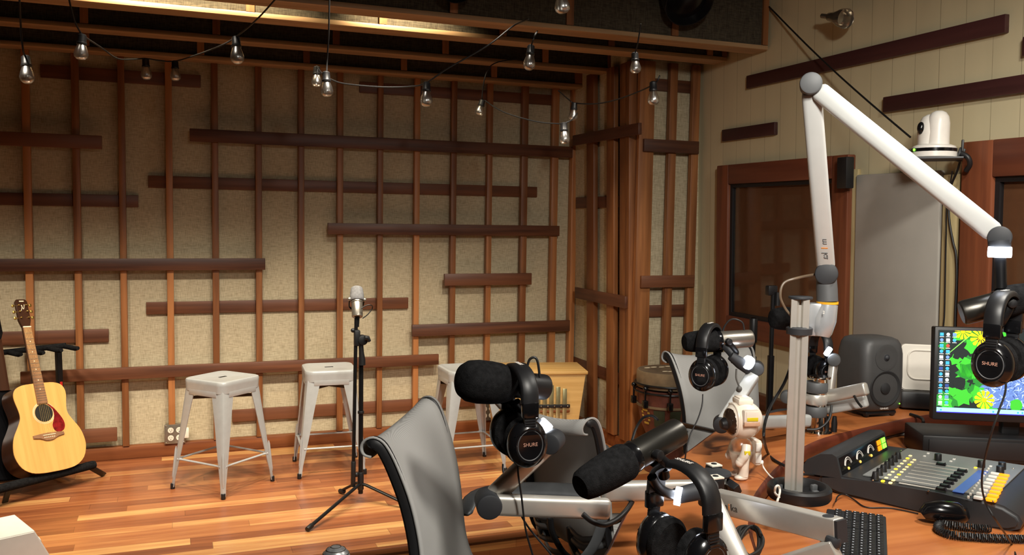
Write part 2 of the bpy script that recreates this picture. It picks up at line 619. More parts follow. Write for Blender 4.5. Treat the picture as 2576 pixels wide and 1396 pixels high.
def obj(name, bm, mats, parent=None, angle=38):
    me = bpy.data.meshes.new(name)
    bmesh.ops.recalc_face_normals(bm, faces=bm.faces)
    bm.to_mesh(me)
    bm.free()
    o = bpy.data.objects.new(name, me)
    COL.objects.link(o)
    for m in ([mats] if isinstance(mats, str) else mats):
        me.materials.append(MATS[m])
    if parent is not None:
        M = WM[parent.name]
        if M is not None:
            me.transform(M.inverted())
        o.parent = parent
        WM[o.name] = M
    else:
        WM[o.name] = Matrix.Identity(4)
    for p in me.polygons: p.use_smooth = True
    try:
        me.set_sharp_from_angle(angle=R(angle))
    except Exception:
        pass
    return o


def thing(name, label, cat, loc=(0, 0, 0), rotz=0, group=None, local=False, M=None):
    """an Empty at the base of a thing. local: its parts are given in its own frame, else in room coordinates"""
    o = bpy.data.objects.new(name, None)
    COL.objects.link(o)
    o.empty_display_size = 0.05
    W = M if M is not None else Matrix.LocRotScale(Vector(loc), Euler((0, 0, rotz)), None)
    o.matrix_world = W
    o['label'] = label; o['category'] = cat
    if group: o['group'] = group
    WM[o.name] = None if local else W
    return o


def tag(o, label, cat, group=None, kind=None):
    o['label'] = label; o['category'] = cat
    if group: o['group'] = group
    if kind: o['kind'] = kind
    return o


def struct(name, bm, mats, parent=None):
    o = obj(name, bm, mats, parent)
    if parent is None: o['kind'] = 'structure'
    return o


def single(name, bm, mats, label, cat, group=None, base=None):
    """a thing that is one mesh, its origin at its base"""
    o = obj(name, bm, mats)
    vs = [v.co for v in o.data.vertices]
    lo = Vector([min(v[k] for v in vs) for k in range(3)]); hi = Vector([max(v[k] for v in vs) for k in range(3)])
    b = Vector(base) if base is not None else Vector(((lo.x + hi.x) / 2, (lo.y + hi.y) / 2, lo.z))
    o.data.transform(Matrix.Translation(-b))
    o.location = b
    WM[o.name] = Matrix.Translation(b)
    return tag(o, label, cat, group)


def dup(root, M, label, group=None):
    """copy a thing with its parts and sub-parts"""
    r = root.copy(); COL.objects.link(r); r.matrix_world = M
    r['label'] = label
    if group: r['group'] = group
    WM[r.name] = None if WM[root.name] is None else M
    for ch in [c for c in root.children]:
        c = ch.copy(); COL.objects.link(c); c.parent = r
        for g in ch.children:
            d = g.copy(); COL.objects.link(d); d.parent = c
    return r


def text(bm, s, M, size, mi=0, depth=0.0006, align='CENTER'):
    """raised lettering in frame M (x along the line, z out of the face)"""
    cu = bpy.data.curves.new('lettering', 'FONT')
    cu.body = s; cu.size = size; cu.extrude = depth; cu.align_x = align; cu.align_y = 'CENTER'
    o = bpy.data.objects.new('lettering', cu)
    me = bpy.data.meshes.new_from_object(o)
    t = bmesh.new(); t.from_mesh(me)
    bmesh.ops.transform(t, matrix=M, verts=t.verts)
    wd = max((v.co.x for v in me.vertices), default=0) - min((v.co.x for v in me.vertices), default=0)
    _add(bm, t, mi)
    bpy.data.objects.remove(o); bpy.data.curves.remove(cu); bpy.data.meshes.remove(me)
    return wd


TRIM = [0]


def trim_name():
    TRIM[0] += 1
    return 'trim_%d' % TRIM[0]


class Wall:
    """a wall plane with axes u (along), v (up), n (into the room)"""
    def __init__(s, o, u, v):
        s.o, s.u, s.v = Vector(o), Vector(u).normalized(), Vector(v).normalized()
        s.n = s.u.cross(s.v).normalized()
        if s.n.dot(EYE - s.o) < 0: s.n = -s.n

    def hit(s, x, y, off=0.0):
        d = ray(x, y)
        q = s.o + s.n * off
        t = (q - EYE).dot(s.n) / d.dot(s.n)
        p = EYE + d * t - q
        return p.dot(s.u), p.dot(s.v)

    def P(s, u, v, n=0.0):
        return s.o + s.u * u + s.v * v + s.n * n

    def M(s, n=0.0):
        q = s.o + s.n * n
        w = s.u.cross(s.v)
        return Matrix(((s.u.x, s.v.x, w.x, q.x), (s.u.y, s.v.y, w.y, q.y), (s.u.z, s.v.z, w.z, q.z), (0, 0, 0, 1)))

    def box(s, bm, u0, u1, v0, v1, n0, n1, bev=0.0, mi=0):
        w = s.u.cross(s.v)
        sg = 1 if w.dot(s.n) > 0 else -1
        M = Matrix(((s.u.x, s.v.x, w.x, s.o.x), (s.u.y, s.v.y, w.y, s.o.y), (s.u.z, s.v.z, w.z, s.o.z), (0, 0, 0, 1)))
        box(bm, ((u0 + u1) / 2, (v0 + v1) / 2, sg * (n0 + n1) / 2), (abs(u1 - u0), abs(v1 - v0), abs(n1 - n0)), M, bev, mi)


# ------------------------------------------------------------------ the room
SZ = 0.18                      # stage height
YA, XC_, YD = 5.80, 2.706, 4.86
LEAN = 0.0235
XL, YB, ZC = -2.3, -2.2, 3.42
WA = Wall((0, YA, 0), (1, 0, 0), (0, 0, 1))
WC = Wall((XC_ + LEAN * 1.3, 0, 0), (0, 1, 0), (-LEAN, 0, 1))
WD = Wall((0, YD, 0), (1, 0, 0), (0, 0, 1))
WB = Wall((3.15 + LEAN * 2.0, 0, 0), (0, 1, 0), (-LEAN, 0, 1))
XBF = 3.15 + LEAN * 2.0

b = bmnew(); box(b, ((XL + 3.4) / 2, (YB + YA + .1) / 2, -0.05), (3.4 - XL + .2, YA - YB + .3, 0.1)); struct('floor', b, 'room_floor')
b = bmnew(); box(b, ((XL + 3.4) / 2, (YB + YA + .1) / 2, ZC + 0.05), (3.4 - XL + .2, YA - YB + .3, 0.1)); struct('ceiling', b, 'room_ceiling')
b = bmnew(); box(b, ((XL + XC_) / 2 + 0.1, YA + 0.05, ZC / 2), (XC_ - XL + 0.2, 0.1, ZC)); struct('wall_back', b, 'wall_fabric')
b = bmnew(); WC.box(b, YD + 0.02, YA, 0, ZC, -0.1, 0); struct('wall_back_return', b, 'wall_fabric')
b = bmnew(); box(b, ((XC_ + 3.3) / 2, YD + 0.05, ZC / 2), (3.3 - XC_, 0.1, ZC)); struct('wall_corner', b, 'wall_fabric')
b = bmnew(); WB.box(b, YB, YD, 0, ZC, -0.1, 0); struct('wall_right', b, 'painted_boards')
b = bmnew(); box(b, (XL - 0.05, (YA + YB) / 2, ZC / 2), (0.1, YA - YB, ZC)); struct('wall_left', b, 'room_wall')
b = bmnew(); box(b, ((XL + 3.3) / 2, YB - 0.05, ZC / 2), (3.3 - XL, 0.1, ZC)); struct('wall_front', b, 'room_wall')

# stage: strip floor with a nosing board and a riser
YS = 3.85
b = bmnew()
prism(b, [(XL, YS), (3.0, YS), (3.12, YD - 0.001), (XC_ - 0.001, YD - 0.001), (XC_ - 0.001, YA - 0.001), (XL, YA - 0.001)], 0.14, SZ)
o = single('stage_platform', b, 'stage_planks', 'low wooden stage of glossy mixed brown strip boards', 'stage', base=(0, 0, 0))
b = bmnew(); box(b, ((XL + 3.0) / 2, YS + 0.03, 0.0705), (3.0 - XL, 0.03, 0.139)); obj('riser', b, 'riser_planks', o)
b = bmnew(); box(b, ((XL + 3.0) / 2, YS - 0.012, 0.166), (3.0 - XL, 0.026, 0.028), None, 0.006); obj('nosing', b, 'base_wood', o)

# skirting
b = bmnew(); WA.box(b, XL, XC_ - 0.03, SZ, SZ + 0.078, 0, 0.055, 0.006); struct('baseboard_back', b, 'base_wood')
b = bmnew(); WC.box(b, YD + 0.02, YA - 0.06, SZ, SZ + 0.085, 0, 0.03, 0.006); struct('baseboard_return', b, 'base_wood')

# --- standing battens
def stud(W, x0, x1, y, z0, z1, n0, n1, mat='stud_wood'):
    u0, _ = W.hit(x0, y, n1); u1, _ = W.hit(x1, y, n1)
    if u1 < u0: u0, u1 = u1, u0
    b = bmnew(); W.box(b, u0, u1, z0, z1, n0, n1, 0.004)
    return struct(trim_name(), b, mat)


A_STUDS = [(61, 80.8), (185, 204), (300.7, 318), (418.8, 436), (534, 550.5), (643.5, 659.6), (750.9, 766), (848.5, 863.5), (950, 963.6), (1042, 1055.5), (1134, 1147.5), (1224, 1237), (1310, 1325.7), (1386, 1402)]
for x0, x1 in A_STUDS:
    stud(WA, x0, x1, 585, SZ + 0.08, 2.62, 0.022, 0.062)
for x0, x1 in ((-66, -46),):
    stud(WA, x0, x1, 585, SZ + 0.08, 2.62, 0.022, 0.062)
b = bmnew(); box(b, (XC_ - 0.022, YA - 0.035, (SZ + 2.6) / 2 + 0.04), (0.042, 0.062, 2.6 - SZ), None, 0.004); struct(trim_name(), b, 'stud_wood')
for x0, x1 in ((1475, 1493), (1525, 1543.5), (1558, 1576.5)):
    stud(WC, x0, x1, 604, SZ + 0.09, 2.66, 0.016, 0.05)
# corner column of two posts
b = bmnew(); WC.box(b, YD - 0.02, YD + 0.03, SZ, 2.66, 0.0, 0.055, 0.004); struct(trim_name(), b, 'stud_wood')
b = bmnew(); WD.box(b, XC_ - 0.03, XC_ + 0.075, SZ, 2.66, 0.022, 0.062, 0.004); struct(trim_name(), b, 'stud_wood')
stud(WD, 1676, 1695, 604, SZ + 0.02, 2.66, 0.018, 0.055)
stud(WD, 1733, 1751, 604, SZ + 0.02, 2.66, 0.018, 0.055)

# --- lying slats: front layer nailed over the battens, rear layer behind them
def slat(W, L, Rr, front, mat, n=None):
    (xl, yl0, yl1), (xr, yr0, yr1) = L, Rr
    n0, n1 = n or ((0.063, 0.088) if front else (0.0, 0.021))
    ul, _ = W.hit(xl, (yl0 + yl1) / 2, n1); ur, _ = W.hit(xr, (yr0 + yr1) / 2, n1)
    vs = [W.hit(xl, yl0, n1)[1], W.hit(xr, yr0, n1)[1]]; vb = [W.hit(xl, yl1, n1)[1], W.hit(xr, yr1, n1)[1]]
    v1, v0 = sum(vs) / 2, sum(vb) / 2
    if ur < ul: ul, ur = ur, ul
    b = bmnew(); W.box(b, ul, ur, v0, v1, n0, n1, 0.003)
    return struct(trim_name(), b, mat)


SW = 'slat_wood'
slat(WA, (-220, 324, 361), (256, 338, 371), True, SW)
slat(WA, (477, 324, 356.8), (1441, 368, 395.5), True, SW)
slat(WA, (825, 563, 592), (1408, 566, 591.5), True, SW)
slat(WA, (-220, 655, 689), (667.6, 646.8, 674.7), True, SW)
slat(WA, (1118.6, 689, 718), (1338, 687, 717), True, SW)
slat(WA, (1037, 816.3, 845), (1434, 806.5, 834.6), True, SW)
slat(WA, (51, 937, 970), (1104, 890, 914.5), True, SW)
slat(WA, (-60, 1100, 1136), (294.5, 1075, 1108), True, SW)
slat(WA, (101, 162, 197), (505, 188, 218), False, SW)
slat(WA, (373, 441.5, 472), (1351.6, 469.5, 496), False, SW)
slat(WA, (-220, 480, 513), (348, 490, 520), False, SW)
slat(WA, (367.5, 760, 790.5), (1027.5, 748.7, 776), False, SW)
slat(WA, (-220, 842, 877), (273.4, 827, 859), False, SW)
slat(WA, (584, 1029, 1059), (1310, 990, 1017), False, SW)
slat(WA, (905, 212, 238), (1398, 233, 260), False, SW)
SY = 'slat_wood_y'
slat(WC, (1440, 342, 366), (1606, 307, 338.6), True, SY, (0.051, 0.075))
slat(WC, (1448.5, 497, 524), (1554, 492, 522), False, SY, (0.0, 0.015))
slat(WC, (1445.5, 724, 750), (1572, 744, 776), True, SY, (0.051, 0.075))
slat(WC, (1440.5, 902, 928.6), (1555, 932, 962), False, SY, (0.0, 0.015))
slat(WD, (1642, 199, 229), (1747, 202, 233), False, SW, (0.0, 0.017))
slat(WD, (1621, 350, 382), (1759, 354, 386), True, SW, (0.063, 0.085))
slat(WD, (1614, 693, 722), (1748, 693, 724), True, SW, (0.063, 0.085))
slat(WD, (1621, 768, 798), (1733, 766, 796), False, SW, (0.0, 0.017))
MB = 'maroon_board'
slat(WB, (1877, 192, 223.5), (2528, 33, 81), True, MB, (0.0, 0.025))
slat(WB, (2220.5, 245.5, 283.5), (2760, 155, 205), True, MB, (0.0, 0.025))
slat(WB, (1815.4, 326.2, 355.7), (1947.5, 307.3, 339), True, MB, (0.0, 0.025))
slat(WB, (2571, 97, 146), (2900, 20, 75), True, MB, (0.0, 0.025))

# --- windows in the right-hand wall
def window(name, tl, br, top, fw, us=None):
    v1 = WB.hit(*top, 0.05)[1]
    u1 = WB.hit(*tl, 0.05)[0]                 # left in the picture is the far side (greater u)
    if us: u0, v0 = us
    else: u0, v0 = WB.hit(br[0], br[1], 0.05)
    b = bmnew()
    WB.box(b, u0, u0 + fw, v0, v1, 0.0, 0.05, 0.006); WB.box(b, u1 - fw, u1, v0, v1, 0.0, 0.05, 0.006)
    o = struct(name, b, 'frame_wood')
    b = bmnew(); WB.box(b, u0 + fw, u1 - fw, v1 - fw, v1, 0.0, 0.049, 0.004); WB.box(b, u0 + fw, u1 - fw, v0, v0 + fw, 0.0, 0.049, 0.004)
    struct('window_rail', b, 'frame_wood_y', o)
    g = 0.022
    b = bmnew()
    for a0, a1, c0, c1 in ((u0 + fw, u0 + fw + g, v0 + fw, v1 - fw), (u1 - fw - g, u1 - fw, v0 + fw, v1 - fw), (u0 + fw + g, u1 - fw - g, v1 - fw - g, v1 - fw), (u0 + fw + g, u1 - fw - g, v0 + fw, v0 + fw + g)):
        WB.box(b, a0, a1, c0, c1, 0.001, 0.03)
    struct('window_stop', b, 'gap_black', o)
    b = bmnew(); WB.box(b, u0 + fw + g, u1 - fw - g, v0 + fw + g, v1 - fw - g, 0.001, 0.006); struct('window_backing', b, 'window_backing', o)  # brown backing added to stand in for the room reflected in the glass
    b = bmnew(); WB.box(b, u0 + fw + g, u1 - fw - g, v0 + fw + g, v1 - fw - g, 0.016, 0.022); struct('window_pane', b, 'pane_glass', o)
    return u0, u1, v0, v1


W1 = window('window_1', (1803, 417), (2122, 905), (1803, 417), 0.115)
u2 = WB.hit(2420, 358, 0.05)[0]
W2 = window('window_2', (2420, 358), None, (2420, 358), 0.15, us=(u2 - 1.5, W1[2]))

# grey acoustic panel, painted post beside it, trim ledge
ul, vt = WB.hit(2153, 440, 0.03); ur, _ = WB.hit(2366, 430, 0.03)
b = bmnew(); WB.box(b, ur, ul, 0.9, vt, 0, 0.03, 0.008)
single('sound_absorber', b, 'acoustic_grey', 'grey fabric acoustic panel on the cream board wall between two windows', 'panel')
u0 = WB.hit(2408, 600, 0.03)[0]; u1 = WB.hit(2368, 600, 0.03)[0]
b = bmnew(); WB.box(b, u0, u1, 0.7, 1.9, 0, 0.03, 0.004); struct(trim_name(), b, 'painted_post')
u0 = WB.hit(2150, 600, 0.03)[0]; u1 = WB.hit(2130, 600, 0.03)[0]
b = bmnew(); WB.box(b, u0, u1, 0.7, 1.95, 0, 0.02, 0.004); struct(trim_name(), b, 'painted_post')
zl = WB.hit(1895, 988, 0.05)[1]
b = bmnew(); WB.box(b, 0.5, YD - 0.07, zl - 0.09, zl, 0, 0.05, 0.006); struct('baseboard_right', b, 'slat_wood_y')

# --- ceiling beams: fabric faced box beams with a timber rail below and posts on the face
def beam(Y, z, x0, x1, dep, post0, step, wd=0.075):
    o = None
    b = bmnew(); box(b, ((x0 + x1) / 2, Y, z + 0.012), (x1 - x0, wd, 0.024), None, 0.003)
    o = struct(trim_name(), b, 'beam_wood')
    b = bmnew(); box(b, ((x0 + x1) / 2, Y, z + 0.024 + dep / 2), (x1 - x0, wd - 0.03, dep)); struct('beam_face', b, 'dark_fabric', o)
    x = post0
    while x < x1:
        b = bmnew(); box(b, (x, Y - wd / 2 + 0.008, z + 0.024 + dep / 2), (0.04, 0.014, dep - 0.004)); struct('beam_post', b, 'stud_wood', o)
        x += step
    b = bmnew(); box(b, (x1 - 0.018, Y - wd / 2 + 0.008, z + 0.024 + dep / 2), (0.034, 0.015, dep - 0.004)); struct('beam_post', b, 'stud_wood', o)


BW = 0.14
beam(5.69, 2.60, XL, 2.69, 0.5, -1.7, 0.62, BW)
beam(5.26, 2.645, XL, 2.69, 0.5, -1.75, 0.66, BW)
beam(4.61, 2.645, XL, 3.12, 0.5, -1.62, 0.66, BW)
beam(4.22, 2.645, XL, 3.12, 0.30, -1.82, 0.62, BW)
# low ceiling over the room in front of the beams
b = bmnew(); box(b, ((XL + 3.13) / 2, (YB + 4.09) / 2, 3.03), (3.13 - XL, 4.09 - YB, 0.18)); struct('ceiling_low', b, 'room_ceiling')

# ================================================================== things on the stage
# ------------------------------------------------------------------ metal stools
def stool_leg(sx, sy):
    """folded sheet leg: wide curved channel at the seat tapering to a small foot"""
    b = bmnew()
    rings = []
    H = 0.572
    for t, wd in ((0.0, 0.019), (0.1, 0.021), (0.35, 0.04), (0.7, 0.062), (1.0, 0.084)):
        z = 0.012 + t * H
        c = 0.192 - t * 0.052                    # corner distance from the axis at this height
        th = 0.010
        # L-shaped, round-cornered channel open to the inside
        out = [(c - wd, c), (c - wd * 0.35, c), (c - wd * 0.1, c - wd * 0.1), (c, c - wd * 0.35), (c, c - wd)]
        inn = [(c - th * 0.5, c - wd), (c - th * 0.7, c - wd * 0.42), (c - th * 0.9 - wd * 0.1, c - th * 0.9 - wd * 0.1), (c - wd * 0.42, c - th * 0.7), (c - wd, c - th * 0.5)]
        rings.append([Vector((sx * x, sy * y, z)) for x, y in out + inn])
    loft(b, rings)
    # pressed groove ridge on the outer corner
    p0 = Vector((sx * 0.1855, sy * 0.1855, 0.06)); p1 = Vector((sx * 0.172, sy * 0.172, 0.235))
    tube(b, [p0, p0.lerp(p1, 0.1), p0.lerp(p1, 0.9), p1], [0.002, 0.0055, 0.0055, 0.002], 8)
    return b


def make_stool(label, M):
    t = thing('metal_stool', label, 'stool', M=M, local=True, group='metal stools on the stage')
    b = bmnew()
    # seat pan with rounded corners, a shallow dish and an apron
    def rr(h, r, z, n=7):
        pts = []
        for cx, cy, a0 in ((1, 1, 0), (-1, 1, 90), (-1, -1, 180), (1, -1, 270)):
            for k in range(n):
                a = R(a0 + 90 * k / (n - 1))
                pts.append(Vector((cx * (h - r) + r * math.cos(a), cy * (h - r) + r * math.sin(a), z)))
        return pts
    loft(b, [rr(0.147, 0.045, 0.545), rr(0.149, 0.045, 0.585), rr(0.15, 0.046, 0.598), rr(0.147, 0.044, 0.606), rr(0.140, 0.042, 0.6095), rr(0.128, 0.036, 0.609), rr(0.118, 0.03, 0.606)], cap=True)
    obj('seat', b, 'stool_metal', t)
    b = bmnew(); box(b, (0, 0, 0.6065), (0.05, 0.017, 0.0022), None, 0.001); obj('grip_slot', b, 'dark_slot', t)
    for sx in (-1, 1):
        for sy in (-1, 1):
            lg = obj('leg', stool_leg(sx, sy), 'stool_metal', t)
            b = bmnew(); cyl(b, (sx * 0.186, sy * 0.186, 0.0), (sx * 0.1855, sy * 0.1855, 0.03), 0.012, 12, 0.002); obj('foot_cap', b, 'black_plastic', lg)
    # apron rails and foot rails
    for a in range(4):
        ca, sa = math.cos(a * PI / 2), math.sin(a * PI / 2)
        M2 = Matrix.Rotation(a * PI / 2, 4, 'Z')
        b = bmnew(); box(b, (0, -0.1445, 0.545), (0.2, 0.006, 0.042), M2, 0.002); obj('apron', b, 'stool_metal', t)
        b = bmnew()
        P = [M2 @ Vector(p) for p in ((-0.158, -0.170, 0.165), (-0.13, -0.168, 0.165), (0.13, -0.168, 0.165), (0.158, -0.170, 0.165))]
        tube(b, P, [0.012, 0.0075, 0.0075, 0.012], 10, flat=(0.75, 1)); obj('foot_rail', b, 'stool_metal', t)
    for s in (-1, 1):
        b = bmnew(); bar(b, (-0.125, -0.125 * s, 0.50), (0.125, 0.125 * s, 0.50), 0.018, 0.006, 0.002); obj('cross_brace', b, 'stool_under', t)
    return t


def stool_at(feet_mid, rot):
    return Matrix.LocRotScale(Vector((feet_mid[0], feet_mid[1], SZ)), Euler((0, 0, R(rot))), None)


s1 = stool_at((0.243, 5.03), 45 - 3)
st = make_stool('silver metal stool turned corner-on, nearest the acoustic guitar', s1)
dup(st, stool_at((0.85, 5.19), -3), 'silver metal stool behind the microphone stand, its slot facing front')
dup(st, stool_at((1.63, 4.95), 0), 'silver metal stool half hidden by the big foam windscreen of the boom microphone')


# ------------------------------------------------------------------ microphones of the broadcast kind: body, windscreen, yoke
def microphone(name, label, rear, front, body='mic_grey', foam='black_foam', big=False, up=(0, 0, 1), yoke=True, group=None, loop=None):
    """X runs from the rear end to the foam tip; true size (0.225 m long)"""
    rear, front = Vector(rear), Vector(front)
    Mx = basis(front - rear, up, rear)
    t = thing(name, label, 'microphone', M=Mx, local=True, group=group)
    A = axisM((0, 0, 0), (1, 0, 0))
    L = (front - rear).length
    k = L / 0.225
    b = bmnew()
    lathe(b, [(0, 0.0), (0.024, 0.0), (0.0275, 0.003), (0.0285, 0.008), (0.0285, 0.105 * k), (0.0275, 0.108 * k), (0, 0.108 * k)], A, 32)
    obj('body', b, body, t)
    b = bmnew(); lathe(b, [(0.0, 0.106 * k), (0.0295, 0.106 * k), (0.0305, 0.110 * k), (0.0305, 0.122 * k), (0.029, 0.125 * k), (0, 0.125 * k)], A, 32); obj('collar_ring', b, 'black_gloss' if foam == 'black_foam' else 'mic_silver', t)
    b = bmnew()
    if big:
        lathe(b, [(0, 0.10), (0.030, 0.098), (0.038, 0.108), (0.0435, 0.13), (0.0455, 0.155), (0.046, 0.185), (0.043, 0.208), (0.035, 0.222), (0.02, 0.2285), (0, 0.2295)], A, 36)
    else:
        lathe(b, [(0, 0.122 * k), (0.034, 0.122 * k), (0.0365, 0.128 * k), (0.0365, 0.15 * k), (0.0345, 0.18 * k), (0.0315, 0.205 * k), (0.0285, 0.217 * k), (0.022, 0.2235 * k), (0, 0.225 * k)], A, 36)
    obj('windscreen', b, foam, t)
    if yoke:
        b = bmnew()
        for s in (-1, 1):
            tube(b, smooth_pts([(0.098, s * 0.036, 0.0), (0.085, s * 0.037, -0.018), (0.068, s * 0.032, -0.038), (0.06, s * 0.012, -0.052), (0.06, 0, -0.054)], 5), 0.0065, 10, flat=(1.4, 0.6))
        cyl(b, (0.06, 0, -0.046), (0.06, 0, -0.078), 0.011, 16, 0.003)
        yk = obj('yoke', b, 'black_metal', t)
        for s in (-1, 1):
            b = bmnew(); cyl(b, (0.098, s * 0.030, 0), (0.098, s * 0.047, 0), 0.0105, 18, 0.003); obj('yoke_knob', b, 'black_plastic' if foam == 'black_foam' else 'mic_silver', yk)
    if loop:
        b = bmnew(); tube(b, smooth_pts([Mx.inverted() @ Vector(p) for p in loop], 8), 0.0028, 8); obj('cable_loop', b, 'cord_black', t)
    return t, Mx


# ------------------------------------------------------------------ microphone stand on the stage
base = PZ(907, 1262, SZ)
bx, by = base.x, base.y
t = thing('microphone_stand', 'black tripod microphone stand on the stage between two silver stools', 'microphone stand', (bx, by, SZ))
zt0 = PY(905, 800, by).z
b = bmnew(); cyl(b, (bx, by, SZ + 0.045), (bx, by, PY(905, 898, by).z), 0.0125, 18); obj('tube', b, 'black_metal', t)
b = bmnew()
zc = PY(908, 1000, by).z
pb = lambda x, y: PY(x, y, by - 0.02)
tube(b, [pb(908, 862), pb(909, 885), pb(911, 905), pb(911, 918)], [0.012, 0.013, 0.017, 0.0175], 14); obj('clutch_grip', b, 'black_plastic', t)
b = bmnew(); cyl(b, pb(896, 800), pb(888, 1222), 0.0095, 16); obj('boom_tube', b, 'black_metal', t)
b = bmnew(); cyl(b, pb(889.2, 1160), pb(888, 1224), 0.0125, 16, 0.003); obj('boom_counterweight', b, 'black_plastic', t)
b = bmnew(); box(b, pb(898, 850), (0.032, 0.03, 0.085), None, 0.008); cyl(b, pb(912, 855) + Vector((0, -0.02, 0)), pb(912, 855) + Vector((0, 0.025, 0)), 0.026, 20, 0.005); obj('boom_clamp', b, 'black_plastic', t)
b = bmnew(); tube(b, [pb(915, 848) + Vector((0, -.03, 0)), pb(922, 848) + Vector((0, -.03, 0)), pb(927, 857) + Vector((0, -.03, 0))], [0.014, 0.013, 0.008], 12); obj('clamp_lever', b, 'black_plastic', t)
b = bmnew(); ball(b, pb(888, 831), 0.012, 14); cyl(b, pb(888, 831), pb(897, 834), 0.007); obj('thumb_knob', b, 'black_plastic', t)
b = bmnew(); cyl(b, pb(899, 822), pb(901, 795), 0.0085, 14); obj('thread_post', b, 'black_metal', t)
b = bmnew(); cyl(b, (bx, by, zc - 0.085), (bx, by, zc - 0.07), 0.017, 16, 0.003); obj('tube_collar', b, 'black_plastic', t)
hub = Vector((bx, by, SZ + 0.085))
b = bmnew(); cyl(b, hub - Vector((0, 0, 0.02)), hub + Vector((0, 0, 0.075)), 0.0165, 18, 0.004); obj('tripod_hub', b, 'black_plastic', t)
b = bmnew(); ball(b, (bx - 0.025, by - 0.01, SZ + 0.15), 0.013, 14); obj('hub_knob', b, 'black_plastic', t)
for q in ((776, 1330), (858, 1236), (1035, 1276)):
    f = PZ(q[0], q[1], SZ + 0.012)
    d = (f - hub); d.z = 0; d.normalize()
    p1 = hub + d * 0.035 + Vector((0, 0, 0.008))
    b = bmnew(); tube(b, [hub + Vector((0, 0, 0.012)), p1, f + Vector((0, 0, 0.004))], 0.0105, 12, flat=(0.7, 1.0)); lg = obj('leg', b, 'black_metal', t)
    b = bmnew(); cyl(b, f - d * 0.03 + Vector((0, 0, 0.008)), f + d * 0.012, 0.0125, 14, 0.003); obj('rubber_foot', b, 'black_plastic', lg)
b = bmnew(); microphone('studio_microphone', 'silver studio microphone with grey foam on the stage stand', pb(899, 798), pb(904, 724) + Vector((0, 0.07, 0)), 'mic_silver', 'grey_foam', up=(0, -1, 0), loop=[pb(905, 775) + Vector((0, -.03, 0)), pb(918, 767) + Vector((0, -.03, 0)), pb(930, 766) + Vector((0, -.03, 0)), pb(937, 774), pb(926, 790), pb(912, 801)])[0]
b.free()

# ------------------------------------------------------------------ guitar rack, guitar, second instrument
RF = PZ(262, 1198, SZ); LF = PZ(12, 1268, SZ)
tubeR = PZ(238, 1168, SZ + 0.10); tubeL = PZ(-60, 1245, SZ + 0.10)
dv = (tubeR - tubeL); dv.z = 0; dv.normalize()
nv = Vector((dv.y, -dv.x, 0))            # towards the room
if nv.dot(EYE - tubeR) < 0: nv = -nv
t = thing('guitar_rack', 'black folding guitar rack with padded tubes on the stage left side', 'guitar stand', (tubeR.x, tubeR.y, SZ))
b = bmnew(); tube(b, [tubeL, tubeL.lerp(tubeR, .98), tubeR], [0.023, 0.023, 0.02], 18); obj('padded_rail', b, 'black_foam', t)
back = -nv * 0.30
for k, (f, tt) in enumerate(((RF, 0.90), (LF, None))):
    top = tubeL.lerp(tubeR, 0.94) if k == 0 else tubeL.lerp(tubeR, (LF - tubeL).dot(dv) / (tubeR - tubeL).length)
    b = bmnew(); bar(b, top, f + Vector((0, 0, 0.008)), 0.03, 0.012, 0.003, up=dv); ft = obj('foot', b, 'black_metal', t)
    b = bmnew(); bar(b, top + Vector((0, 0, -0.005)), top + back * 1.1 + Vector((0, 0, -0.085)), 0.03, 0.014, 0.003); obj('foot_strut', b, 'black_metal', t)
b = bmnew(); tube(b, [tubeL + back, tubeR + back], 0.018, 14); obj('rear_rail', b, 'black_foam', t)
ZY = 0.75
yk = lambda x, y: PY(x, y, tubeR.y + 0.26)
pt, pbm = yk(146, 875), yk(152, 1010)
b = bmnew(); bar(b, pt, pbm, 0.03, 0.028, 0.004, up=dv); obj('upright', b, 'black_metal', t)
b = bmnew(); box(b, yk(149, 966) + nv * 0.017, (0.016, 0.004, 0.03)); obj('red_label', b, 'red_sticker', t)
b = bmnew(); bar(b, pbm, tubeR - dv * 0.1 + back * 0.98, 0.026, 0.024, 0.004, up=dv); obj('lower_upright', b, 'black_metal', t)
yL = yk(-80, 896); yR = yk(166, 869)
b = bmnew(); tube(b, [yL, yR], 0.016, 14); obj('neck_rail', b, 'black_foam', t)
for x, y in ((20, 886), (76, 882), (121, 876), (162, 871)):
    p = yk(x, y)
    b = bmnew(); tube(b, [p, p + nv * 0.10 + Vector((0, 0, -0.004)), p + nv * 0.125], [0.014, 0.014, 0.011], 12); obj('neck_prong', b, 'black_foam', t)

# guitar: own frame, x to the right across the face, y out of the face, z along the neck
gb = PD(125, 1196, 0); gy = tubeR.y - 0.16
gB = tubeL.lerp(tubeR, 0.62) + Vector((0, 0, 0.028))
gB = PD(140, 1186, (tubeL.lerp(tubeR, 0.62) + Vector((0, 0, 0.025)) - EYE).dot(CF) - 0.02)
zax = (dv * -0.035 + nv * -0.42 + Vector((0, 0, 1))).normalized()
xax = (dv - zax * dv.dot(zax)).normalized()
ROLLG = R(-6)
xr = xax * math.cos(ROLLG) + zax * math.sin(ROLLG)
zr = zax * math.cos(ROLLG) - xax * math.sin(ROLLG)
xr, zr = (xax * math.cos(R(-5)) + zax * math.sin(R(-5))), (zax * math.cos(R(-5)) - xax * math.sin(R(-5)))
yr_ = zr.cross(xr)                                        # into the body
if yr_.dot(nv) > 0: yr_ = -yr_
GM = Matrix(((xr.x, yr_.x, zr.x, gB.x), (xr.y, yr_.y, zr.y, gB.y), (xr.z, yr_.z, zr.z, gB.z), (0, 0, 0, 1))) @ Matrix.Scale(0.965, 4)
g = thing('acoustic_guitar', 'natural spruce acoustic guitar with red pickguard leaning on the black rack', 'guitar', M=GM, local=True)
